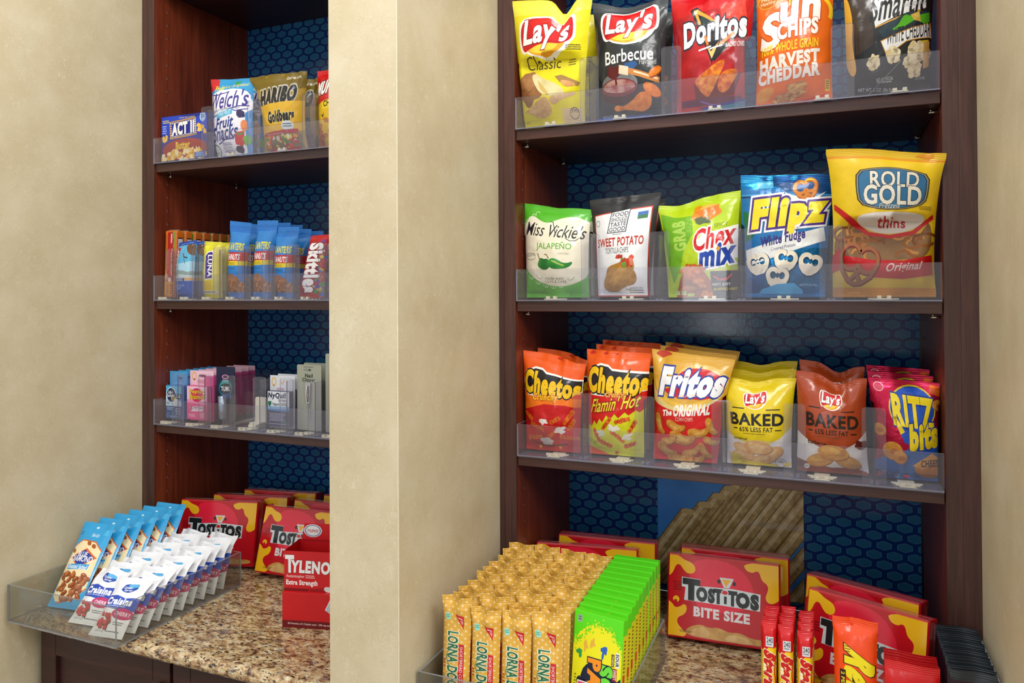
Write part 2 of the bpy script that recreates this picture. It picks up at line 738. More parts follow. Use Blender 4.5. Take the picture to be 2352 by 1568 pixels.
def stack_depth(art):
    """how many shapes lie under each shape, so that print stays thin"""
    lo = np.array([l[1].reshape(-1, 2).min(0) for l in art.layers])
    hi = np.array([l[1].reshape(-1, 2).max(0) for l in art.layers])
    dep = np.ones(len(art.layers), int)
    for i in range(1, len(dep)):
        hit = ((lo[:i] < hi[i]) & (hi[:i] > lo[i])).all(1)
        for j in np.nonzero(hit)[0]:
            dep[i] = max(dep[i], dep[j] + (0 if art.layers[j][0] == art.layers[i][0] and j == i - 1 else 1))
    return dep


def conform(art, P, Nn, soft=None):
    """art laid exactly on the triangulated grid P (rows from the bottom), returns verts, normals, layer ids, row of each triangle"""
    nv, nu = P.shape[0] - 1, P.shape[1] - 1
    if not art.layers:
        return None
    t = np.concatenate([l[1] for l in art.layers])
    lid = np.concatenate([np.full(len(l[1]), i) for i, l in enumerate(art.layers)])
    g = np.empty_like(t)
    g[..., 0] = t[..., 0] * nu
    g[..., 1] = (1 - t[..., 1]) * nv
    g, lid = _cut(g, lid, np.array([1., 0.]), range(0, nu + 1))
    g, lid = _cut(g, lid, np.array([0., 1.]), range(0, nv + 1))
    c = g.mean(1)
    ok = (c[:, 0] > 0) & (c[:, 0] < nu) & (c[:, 1] > 0) & (c[:, 1] < nv)
    g, lid = g[ok], lid[ok]
    g, lid = _cut(g, lid, np.array([1., -1.]), range(-nv, nu + 1))
    c = g.mean(1)
    iu = np.clip(np.floor(c[:, 0]).astype(int), 0, nu - 1)
    iv = np.clip(np.floor(c[:, 1]).astype(int), 0, nv - 1)
    fu = g[..., 0] - iu[:, None]
    fv = g[..., 1] - iv[:, None]
    low = (c[:, 0] - iu) >= (c[:, 1] - iv)

    def ev(F):
        a, b, d, e = F[iv, iu], F[iv, iu + 1], F[iv + 1, iu], F[iv + 1, iu + 1]
        w1 = a[:, None] + fu[..., None] * (b - a)[:, None] + fv[..., None] * (e - b)[:, None]
        w2 = a[:, None] + fv[..., None] * (d - a)[:, None] + fu[..., None] * (e - d)[:, None]
        return np.where(low[:, None, None], w1, w2)
    V, NN = ev(P), ev(Nn)
    NN /= np.linalg.norm(NN, axis=-1, keepdims=True) + 1e-12
    V = V + NN * (stack_depth(art)[lid] * LAYER)[:, None, None]
    # winding outward
    fn = np.cross(V[:, 1] - V[:, 0], V[:, 2] - V[:, 0])
    fl = (fn * NN.mean(1)).sum(1) < 0
    V[fl] = V[fl][:, ::-1]
    NN[fl] = NN[fl][:, ::-1]
    return V, NN, lid, iv


def tri_mesh(name, V, Nn, mi, mats, parent):
    """V (n,3,3) triangle soup with vertex normals"""
    n = len(V)
    flat = V.reshape(-1, 3)
    nf = Nn.reshape(-1, 3)
    key = np.round(np.concatenate([flat * 1e6, nf * 1e3], 1)).astype(np.int64)
    _, first, inv = np.unique(key, axis=0, return_index=True, return_inverse=True)
    inv = inv.reshape(-1)
    verts = flat[first]
    me = bpy.data.meshes.new(name)
    me.vertices.add(len(verts))
    me.vertices.foreach_set('co', verts.astype(np.float32).ravel())
    me.loops.add(n * 3)
    me.loops.foreach_set('vertex_index', inv.astype(np.int32))
    me.polygons.add(n)
    me.polygons.foreach_set('loop_start', np.arange(0, n * 3, 3, dtype=np.int32))
    for m in mats:
        me.materials.append(m)
    me.polygons.foreach_set('material_index', np.asarray(mi, dtype=np.int32))
    me.polygons.foreach_set('use_smooth', np.ones(n, dtype=bool))
    me.update(calc_edges=True)
    me.validate()
    me.update()
    if len(me.vertices) == len(verts):
        nn = nf[first]
        nn = nn / (np.linalg.norm(nn, axis=1, keepdims=True) + 1e-12)
        me.normals_split_custom_set_from_vertices([tuple(x) for x in nn])
    o = bpy.data.objects.new(name, me)
    COLL.objects.link(o)
    if parent:
        kid(o, parent)
    return o


def grid_normals(P, sign):
    du = np.gradient(P, axis=1)
    dv = np.gradient(P, axis=0)
    n = np.cross(du, dv) * sign
    return n / (np.linalg.norm(n, axis=-1, keepdims=True) + 1e-12)


def grid_tris(P, Nn, flip):
    a, b, d, e = P[:-1, :-1], P[:-1, 1:], P[1:, :-1], P[1:, 1:]
    na, nb, nd, ne = Nn[:-1, :-1], Nn[:-1, 1:], Nn[1:, :-1], Nn[1:, 1:]
    t = np.concatenate([np.stack([a, b, e], 2).reshape(-1, 3, 3), np.stack([a, e, d], 2).reshape(-1, 3, 3)])
    n = np.concatenate([np.stack([na, nb, ne], 2).reshape(-1, 3, 3), np.stack([na, ne, nd], 2).reshape(-1, 3, 3)])
    rows = np.repeat(np.arange(P.shape[0] - 1), P.shape[1] - 1)
    rows = np.concatenate([rows, rows])
    if flip:
        t, n = t[:, ::-1], n[:, ::-1]
    return t, n, rows


def sm(a, b, x):
    t = np.clip((x - a) / (b - a), 0, 1)
    return t * t * (3 - 2 * t)


def bag(name, label, cat, corners, loc, art, base, fin='film', depth=.03, inset=.05, seal=(.05, .05), nu=22, nv=30, p=2.2,
        wr=1.0, dips=(), seed=1, group=None, lean=0.0, sealcol=None, back=.4, rot=(0, 0, 0), part='pouch', topbend=0.0, vexp=.6, lane=None):
    """a flexible sealed pack. corners: (x,z) of TL, TR, BR, BL in metres in the pack's own plane, front towards -Y"""
    root = thing(name, label, cat, loc, group, rot)
    TL, TR, BR, BL = [np.array(c, float) for c in corners]
    u = np.linspace(0, 1, nu + 1)[None, :]
    v = np.linspace(0, 1, nv + 1)[:, None]
    sb, st = seal
    vv = np.clip((v - sb) / max(1e-6, 1 - sb - st), 0, 1)
    g = np.sin(np.pi * np.clip(vv, 0, 1)) ** vexp * ((vv > 0) & (vv < 1))
    f = (1 - np.abs(2 * u - 1) ** p) ** .75
    uu = .5 + (u - .5) * (1 - inset * g)
    X = (BL[0] * (1 - uu) + BR[0] * uu) * (1 - v) + (TL[0] * (1 - uu) + TR[0] * uu) * v
    Z = (BL[1] * (1 - uu) + BR[1] * uu) * (1 - v) + (TL[1] * (1 - uu) + TR[1] * uu) * v
    R = np.random.RandomState(seed)
    W, H = abs(TR[0] - TL[0]), abs(TL[1] - BL[1])
    wx, wz = u * W, v * H
    nz = np.zeros((nv + 1, nu + 1))
    for _ in range(10):
        k = R.uniform(35, 120)
        a = R.uniform(0, np.pi)
        ph = R.uniform(0, 6.28)
        q = np.sin(k * (wx * np.cos(a) + wz * np.sin(a)) + ph + 1.3 * np.sin(40 * wx + ph) * np.sin(33 * wz + 2 * ph))
        nz += (1 - np.abs(q)) ** 2 * R.uniform(.3, 1)
    nz = nz / 10 - .12
    pl = np.zeros_like(nz)                      # pleats running out of the seals
    for _ in range(7):
        u0 = R.uniform(.05, .95)
        wd = R.uniform(.015, .05)
        sl = R.uniform(-.25, .25)
        top = R.rand() > .4
        dist = (1 - v) if top else v
        pl += np.exp(-((u - u0 - sl * dist) / (wd + .08 * dist)) ** 2) * np.exp(-dist / .16) * R.uniform(-1, 1)
    amp = wr * .0052 * min(1, W / .14)
    mask = sm(0, .12, np.minimum(u, 1 - u))
    body = np.clip(g * 1.5, 0, 1)
    D = depth * f * g + amp * (nz * 1.6 * body + pl * 1.1) * (.35 + .65 * mask)
    wave = .0025 * wr * np.sin(2 * np.pi * (u * R.uniform(.7, 1.4) + R.uniform(0, 1))) * sm(.75, 1, v)
    Y = lean * v * H - topbend * sm(.8, 1, v)
    ZZ = Z.copy()
    for (u0, wd, dp) in dips:
        ZZ = ZZ - dp * np.exp(-((u - u0) / wd) ** 2) * sm(.55, 1, v)
    Pf = np.stack([X, Y - D - wave, ZZ], -1)
    Pb = np.stack([X, Y + depth * back * f * g - wave + .0006 + 0 * X, ZZ], -1)
    if lane is not None:                        # pressed against the dividers and the panel
        for Q in (Pf, Pb):
            low = Q[..., 2] < lane[2]
            inside = low | (Q[..., 1] + loc[1] > -.006)
            cl = np.where(low, np.clip(Q[..., 0] + loc[0], lane[0], lane[1]), np.clip(Q[..., 0] + loc[0], lane[3], lane[4]))
            Q[..., 0] = np.where(inside, cl - loc[0], Q[..., 0])
            Q[..., 1] = np.where(low & (Q[..., 1] + loc[1] < .0048), .0048 - loc[1], Q[..., 1])
    e = np.zeros((nv + 1, nu + 1), bool)
    e[:, 0] = e[:, -1] = True
    e[0] = e[-1] = True
    mid = (Pf + Pb) / 2
    Pf[e] = Pf[e] * .5 + mid[e] * .5
    Pb[e] = Pf[e] + np.array([0, .0004, 0])
    Nf = grid_normals(Pf, 1)
    Nb = grid_normals(Pb, -1)
    tf, nf_, rf = grid_tris(Pf, Nf, False)
    tb, nb_, rb = grid_tris(Pb, Nb, True)
    con = conform(art, Pf, Nf)
    kb, kt = int(round(sb * nv)), nv - int(round(st * nv))
    sfin = 'foilseal' if fin == 'foil' else 'seal'
    for pname, lo, hi, ff in ((part, kb, kt, fin), ('top_seal', kt, nv, sfin), ('bottom_seal', 0, kb, sfin)):
        if hi <= lo:
            continue
        bc = base if ff == fin or sealcol is None else sealcol
        mats = [mat(bc, ff)]
        s1, s2 = (rf >= lo) & (rf < hi), (rb >= lo) & (rb < hi)
        V = [tf[s1], tb[s2]]
        NN = [nf_[s1], nb_[s2]]
        MI = [np.zeros(s1.sum(), int), np.zeros(s2.sum(), int)]
        if con is not None:
            cv, cn, lid, iv = con
            s3 = (iv >= lo) & (iv < hi)
            V.append(cv[s3])
            NN.append(cn[s3])
            idx = np.zeros(s3.sum(), int)
            ids = lid[s3]
            for i in np.unique(ids):
                m = mat(art.layers[i][0], {'foil': 'satin'}.get(ff, ff))
                if m not in mats:
                    mats.append(m)
                idx[ids == i] = mats.index(m)
            MI.append(idx)
        tri_mesh(pname, np.concatenate(V), np.concatenate(NN), np.concatenate(MI), mats, root)
    return root


def face_art(art, w, h, M, layer=LAYER):
    """flat artwork on a w x h face; M maps (x right, z up, y=-out) local to part space"""
    t = np.concatenate([l[1] for l in art.layers])
    lid = np.concatenate([np.full(len(l[1]), i) for i, l in enumerate(art.layers)])
    for ab in ((1., 0.), (0., 1.)):
        t, lid = _cut(t, lid, np.array(ab), (0., 1.))
    c = t.mean(1)
    ok = (c > 0).all(1) & (c < 1).all(1)
    t, lid = t[ok], lid[ok]
    V = np.empty((len(t), 3, 3))
    V[..., 0] = (t[..., 0] - .5) * w
    V[..., 1] = -(stack_depth(art)[lid] * layer)[:, None]
    V[..., 2] = (1 - t[..., 1]) * h
    fn = np.cross(V[:, 1] - V[:, 0], V[:, 2] - V[:, 0])
    fl = fn[:, 1] > 0
    V[fl] = V[fl][:, ::-1]
    A = np.array(M)
    V = V @ A[:3, :3].T + A[:3, 3]
    nrm = A[:3, :3] @ np.array([0, -1, 0])
    return V, np.broadcast_to(nrm, V.shape).copy(), lid


def rbox(w, d, h, b):
    """rounded box as triangles: footprint with small chamfers, base at z=0, front at y=0 going back to y=d"""
    mb = []
    pts = []
    x0, x1, y0, y1 = -w / 2, w / 2, 0, d
    ring = lambda q, z: [(x0 + q, y0, z), (x1 - q, y0, z), (x1, y0 + q, z), (x1, y1 - q, z), (x1 - q, y1, z), (x0 + q, y1, z), (x0, y1 - q, z), (x0, y0 + q, z)]
    inn = lambda q, z: [(x0 + q, y0 + q * .3, z), (x1 - q, y0 + q * .3, z), (x1 - q * .3, y0 + q, z), (x1 - q * .3, y1 - q, z), (x1 - q, y1 - q * .3, z),
                        (x0 + q, y1 - q * .3, z), (x0 + q * .3, y1 - q, z), (x0 + q * .3, y0 + q, z)]
    return [inn(b, 0), ring(b, b), ring(b, h - b), inn(b, h)]


def carton(name, label, cat, w, h, d, loc, front, base, fin='card', rot=(0, 0, 0), group=None, side=None, top=None, part='carton', bev=.0012, root=None):
    """box with artwork on the front (and right side / top)"""
    root = root or thing(name, label, cat, loc, group, rot)
    rings = rbox(w, d, h, bev)
    V, NN = [], []
    for a, b in zip(rings[:-1], rings[1:]):
        for i in range(8):
            j = (i + 1) % 8
            q = [np.array(x, float) for x in (a[i], a[j], b[j], b[i])]
            n = np.cross(q[1] - q[0], q[3] - q[0])
            n /= np.linalg.norm(n) + 1e-12
            V += [[q[0], q[1], q[2]], [q[0], q[2], q[3]]]
            NN += [[n] * 3] * 2
    for r, zz, fl in ((rings[0], -1, True), (rings[-1], 1, False)):
        r = [np.array(x, float) for x in r]
        for i in range(1, 7):
            tri = [r[0], r[i], r[i + 1]]
            V.append(tri[::-1] if fl else tri)
            NN.append([np.array([0, 0, zz], float)] * 3)
    V, NN = np.array(V), np.array(NN)
    MI = np.zeros(len(V), int)
    mats = [mat(base, fin)]
    VV, NNN, MM = [V], [NN], [MI]
    for art, ww, hh, M in ((front, w - 2 * bev, h - 2 * bev, Matrix.Translation((0, 0, bev))),
                           (side, d - 2 * bev, h - 2 * bev, Matrix.Translation((w / 2, d / 2, bev)) @ Matrix.Rotation(math.pi / 2, 4, 'Z')),
                           (top, w - 2 * bev, d - 2 * bev, Matrix.Translation((0, bev, h)) @ Matrix.Rotation(-math.pi / 2, 4, 'X'))):
        if art is None or not art.layers:
            continue
        cv, cn, lid = face_art(art, ww, hh, M)
        idx = np.zeros(len(cv), int)
        for i in np.unique(lid):
            m = mat(art.layers[i][0], fin)
            if m not in mats:
                mats.append(m)
            idx[lid == i] = mats.index(m)
        VV.append(cv); NNN.append(cn); MM.append(idx)
    tri_mesh(part, np.concatenate(VV), np.concatenate(NNN), np.concatenate(MM), mats, root)
    return root

# ------------------------------------------------------------------ the setting
ZC, ZF, DEP = -0.672, -1.586, 0.324
SHELF = {'top': 0.3225, 'middle': -0.016, 'bottom': -0.320}
TH = 0.0205


def struct(name, label, *boxes, m=None):
    b = MB()
    for q in boxes:
        b.box(*q, m or WALL)
    o = b.build(name)
    tag(o, label, 'wall' if name.startswith('wall') else name.split('_')[0], kind='structure')
    return o


struct('wall_left', 'beige fibre wallpaper wall left of the left shelving bay', (-1.9, -.383, ZF, -1.0145, .5, 1.4))
struct('wall_center', 'beige wallpapered pier between the two shelving bays', (-.165, -.383, ZF, -.0385, .5, 1.4))
struct('wall_right', 'beige wallpapered wall right of the right shelving bay', (.7875, -.383, ZF, 1.7, .5, 1.4))
# thin corner bead on the pier's right front corner
b = MB()
b.prism([(-.0392, -.3836), (-.0379, -.3836), (-.0379, -.3823), (-.0392, -.3823)], ZF, 1.4, plain('corner_bead', '#e6dcc0', .35), 'xy')
o = b.build('trim_1')
tag(o, 'pale corner bead down the edge of the beige pier', 'trim', kind='structure')
fl, N, L, bs = node_mat('floor_tile')
v = coords(N, L, (3, 3, 3))
r = ramp(N, [(.3, '#8a7a66'), (.7, '#a5937b')])
L.new(noise(N, L, v, 3), r.inputs['Fac'])
L.new(r.outputs['Color'], bs.inputs['Base Color'])
b = MB()
b.box(-3, -4, ZF - .05, 3, .5, ZF, fl)
tag(b.build('floor'), 'tan floor below the counters', 'floor', kind='structure')


# ------------------------------------------------------------------ shelving units
def shelf_unit(label, xi0, xi1, xo0, xo1):
    """xi inner faces of the side panels, xo outer edges of the filler strips"""
    root = thing('shelving_unit', label, 'shelving', ((xi0 + xi1) / 2, 0, ZC))
    ox, oz = -(xi0 + xi1) / 2, -ZC
    zt = 1.2
    for side, xi, xo in ((-1, xi0, xo0), (1, xi1, xo1)):
        b = MB()
        xe = xi + side * .0235
        y0, y1 = -.0015, DEP + .01
        b.box(min(xi, xe) + ox, y0, ZC + oz, max(xi, xe) + ox, y1, zt + oz, WOOD_IN)
        # darker front edge veneer
        b.box(min(xi, xe) + ox, y0 - .002, ZC + oz, max(xi, xe) + ox, y0, zt + oz, WOOD_Z)
        for y in (.037, .266):
            z = -.56
            while z < .75:
                if all(not (h - .03 < z < h + .004) for h in SHELF.values()):
                    b.disc((xi - side * .0004 + ox, y, z + oz), (-side, 0, 0), .0028, HOLE_LIP)
                    b.disc((xi - side * .0007 + ox, y + .0006, z + .0007 + oz), (-side, 0, 0), .0023, HOLE)
                z += .0335
        kid(b.build('side_panel'), root)
        b = MB()
        b.box(min(xe, xo) + ox, -.006 if side > 0 else .0015, ZC + oz, max(xe, xo) + ox, .02, zt + oz, WOOD_Z)
        kid(b.build('filler_strip', bevel=.001), root)
    b = MB()
    b.box(xi0 + ox, DEP, ZC + oz, xi1 + ox, DEP + .008, .76 + oz, HEX)
    xs0, xs1 = xi0 + ox, xi1 + ox
    b.box(xs0, DEP - .0008, -.099 + oz, xs1, DEP, -.0972 + oz, NAVY)      # seam between the two laminate sheets
    b.box(xs1 - .003, DEP - .001, ZC + oz, xs1, DEP, .76 + oz, NAVY)
    kid(b.build('back_panel'), root)
    for h in SHELF.values():
        b = MB()
        b.box(xi0 + .001 + ox, .0005, h - TH + oz, xi1 - .001 + ox, DEP - .001, h + oz, WOOD_X)
        kid(b.build('shelf', bevel=.0012), root)
        for xi, s in ((xi0, 1), (xi1, -1)):
            for y in (.037, .266):
                b = MB()
                b.tube([(xi + ox, y, h - TH - .0062 + oz), (xi + s * .014 + ox, y, h - TH - .0062 + oz)], .0026, STEEL)
                b.tube([(xi + s * .011 + ox, y, h - TH - .006 + oz), (xi + s * .011 + ox, y, h - TH + oz)], .0018, STEEL)
                kid(b.build('shelf_pin', smooth=True), root)
    b = MB()
    b.box(xi0 + .0005 + ox, .0, .757 + oz, xi1 - .0005 + ox, DEP - .001, .78 + oz, WOOD_DK)
    kid(b.build('top_panel'), root)
    b = MB()
    b.box(xi0 + ox, .001, .782 + oz, xi1 + ox, .02, zt + oz, WOOD_X)
    kid(b.build('header_board'), root)
    return root


shelf_unit('mahogany wall shelving on the left, holding small packets and medicines', -.967, -.2, -1.0145, -.165)
shelf_unit('mahogany wall shelving on the right, holding large chip bags', 0, .7395, -.0385, .7875)


# ------------------------------------------------------------------ counters
def counter(label, clabel, x0, x1, doors):
    yf, t = -.312, .03
    b = MB()
    pts = []
    r = .015
    for i in range(9):
        a = math.pi / 2 + math.pi * i / 8
        pts.append((yf + r + r * math.cos(a), ZC - r + r * math.sin(a)))
    pts = [(p, q) for p, q in pts]
    pts += [(.322, ZC - t), (.322, ZC)]
    b.prism(pts, x0 + .0005, x1 - .0005, GRANITE, 'yz')
    o = b.build('countertop', smooth=False, bevel=0)
    for f in o.data.polygons:
        f.use_smooth = False
    tag(o, label, 'countertop')
    root = thing('base_cabinet', clabel, 'cabinet', ((x0 + x1) / 2, -.265, ZF))
    ox, oy, oz = -(x0 + x1) / 2, .265, -ZF
    b = MB()
    b.box(x0 + .014 + ox, -.262 + oy, ZF + .1 + oz, x1 - .014 + ox, .30 + oy, ZC - t - .0005 + oz, WOOD_DK)
    b.box(x0 + .03 + ox, -.21 + oy, ZF + oz, x1 - .03 + ox, .28 + oy, ZF + .1 + oz, WOOD_DK)
    kid(b.build('carcass'), root)
    for (a, c) in doors:
        za, zb = ZF + .12, ZC - t - .012
        b = MB()
        fr = .045
        for q in ((a, za, a + fr, zb), (c - fr, za, c, zb), (a + fr, zb - fr, c - fr, zb), (a + fr, za, c - fr, za + fr)):
            b.box(q[0] + ox, -.281 + oy, q[1] + oz, q[2] + ox, -.2625 + oy, q[3] + oz, WOOD_DK)
        door = kid(b.build('door', bevel=.002), root)
        b = MB()
        b.box(a + fr + ox, -.272 + oy, za + fr + oz, c - fr + ox, -.264 + oy, zb - fr + oz, WOOD_DK)
        kid(b.build('recessed_panel', bevel=.0015), door)
        b = MB()
        hx, hz = c - .022, zb - .075
        b.tube([(hx + ox, -.281 + oy, hz + .03 + oz), (hx + ox, -.304 + oy, hz + .026 + oz), (hx + ox, -.309 + oy, hz + oz),
                (hx + ox, -.309 + oy, hz - .05 + oz), (hx + ox, -.304 + oy, hz - .076 + oz), (hx + ox, -.281 + oy, hz - .08 + oz)], .0042, BRASS)
        kid(b.build('handle', smooth=True), door)


counter('speckled brown granite countertop under the left shelves', 'dark wood base cabinet under the left granite counter', -1.0145, -.165,
        ((-.985, -.617), (-.609, -.19)))
counter('speckled brown granite countertop under the right shelves', 'dark wood base cabinet under the right granite counter', -.0385, .7875,
        ((-.015, .372), (.378, .765)))


# ------------------------------------------------------------------ clear shelf organisers: lip, dividers, pusher tracks
def organiser(label, x0, x1, h, divs, nubs, paddles=()):
    root = thing('shelf_organizer', label, 'organizer', (x0, 0, h), 'clear acrylic shelf organizers')
    w = x1 - x0
    b = MB()
    b.box(.0012, -.0065, 0.0003, w - .0012, .27, .0022, ACRYL_BASE, edge=ACRYL_EDGE)
    kid(b.build('base_sheet'), root)
    b = MB()
    b.box(.0012, -.009, -.0005, w - .0012, -.0067, .0625, ACRYL, edge=ACRYL_EDGE)
    b.box(.0012, -.0067, .0022, .0032, .05, .0625, ACRYL, edge=ACRYL_EDGE)
    kid(b.build('front_lip'), root)
    for x in divs:
        x -= x0
        b = MB()
        pts = []
        hw, ht, r = .0182, .128, .006
        for cx, cz, a0 in ((hw - r, ht - r, 0), (-hw + r, ht - r, 90)):
            for i in range(5):
                a = math.radians(a0 + 22.5 * i)
                pts.append((x + cx + r * math.cos(a), cz + r * math.sin(a)))
        pts += [(x - hw, .0025), (x + hw, .0025)]
        b.prism(pts[::-1], .0020, .0038, ACRYL, 'xz', edge=ACRYL_EDGE)
        b.box(x - .0011, .0039, .0025, x + .0011, .26, .122, ACRYL, edge=plain_edge)
        b.box(x - .007, .0039, .0025, x + .007, .022, .0045, ACRYL_EDGE)
        kid(b.build('divider'), root)
    for i, x in enumerate(nubs):
        x -= x0
        b = MB()
        b.box(x - .0125, -.0062, .0025, x + .0125, .262, .0040, CREAM)
        b.box(x - .0105, -.0064, .004, x + .0105, .003, .0052, CREAM)
        b.box(x - .0105, -.0064, .0052, x - .004, .001, .0095, CREAM)
        b.box(x + .004, -.0064, .0052, x + .0105, .001, .0095, CREAM)
        for k in range(3):
            b.box(x - .0175 - .003 * k, .004 + .007 * k, .0025, x + .0175 + .003 * k, .009 + .007 * k, .0046, CREAM)
        kid(b.build('pusher_track', bevel=.0006), root)
    for x, y in paddles:
        x -= x0
        b = MB()
        pts = [(x - .0175, .0105), (x + .0175, .0105), (x + .0165, .062)]
        pts += [(x + .0165 - .005 * (1 - math.cos(math.radians(a))), .067 + .005 * math.sin(math.radians(a)) - .005 + .005) for a in (30, 60, 90)]
        pts += [(x - .0115, .072), (x - .015, .0705), (x - .0165, .067)]
        b.prism(pts[::-1], y, y + .004, CREAM, 'xz')
        b.box(x - .016, y - .022, .0105, x + .016, y, .014, CREAM)
        b.box(x - .011, y - .03, .0046, x + .011, y + .004, .0105, CREAM)
        kid(b.build('pusher_paddle', bevel=.0008), root)
    return root


plain_edge = acrylic_mat('divider_front_edge', '#3c3f48', .35, '#33363c', .2)
organiser('clear acrylic organizer on the right bay top shelf before large chip bags', .002, .738, SHELF['top'],
          (.152, .308, .438, .595), (.075, .213, .386, .563, .680))
organiser('clear acrylic organizer on the right bay middle shelf, before the pretzel and tortilla bags', .002, .738, SHELF['middle'],
          (.152, .283, .428, .574), (.075, .226, .375, .499, .654))
organiser('clear acrylic organizer on the right bay lowest shelf, before orange snack bags', .002, .738, SHELF['bottom'],
          (.134, .254, .393, .514, .637), (.077, .205, .327, .442, .557, .686))
organiser('clear acrylic organizer on the left bay top shelf, before the popcorn box and gummy bags', -.965, -.202, SHELF['top'],
          (-.801, -.66, -.503, -.35), (-.871, -.723, -.573, -.43))
organiser('clear acrylic organizer on the left bay middle shelf, before the snack bars and peanuts', -.965, -.202, SHELF['middle'],
          (-.915, -.831, -.764, -.689, -.617, -.549, -.46), (-.941, -.87, -.80, -.727, -.650, -.583, -.51))
organiser('clear acrylic organizer on the left bay lowest shelf, before the medicine cards', -.965, -.202, SHELF['bottom'],
          (-.897, -.811, -.736, -.645, -.567, -.489), (-.934, -.852, -.773, -.690, -.606, -.527, -.453), ((-.690, .058), (-.690, .125)))


# ------------------------------------------------------------------ open acrylic trays on the counters
def tray(label, x0, x1, y0, y1, ht=.077, rot=0):
    w, d, t = x1 - x0, y1 - y0, .0036
    root = thing('acrylic_tray', label, 'tray', (x0, y0, ZC), 'clear acrylic counter trays', (0, 0, rot))
    b = MB()
    b.box(0, 0, .0005, w, d, t, ACRYL_TRAY, edge=ACRYL_TEDGE)
    kid(b.build('tray_base'), root)
    for q in ((0, 0, t, w, t, ht), (0, d - t, t, w, d, ht), (0, t, t, t, d - t, ht), (w - t, t, t, w, d - t, ht)):
        b = MB()
        b.box(*q, ACRYL_TRAY, edge=ACRYL_TEDGE)
        kid(b.build('tray_wall'), root)
    return root


tray('clear acrylic tray of almond and cranberry packets on the left counter', -.995, -.685, -.346, -.013, rot=.0)
tray('clear acrylic tray of shortbread packs and sour candy boxes on the right counter', -.033, .290, -.336, -.002)

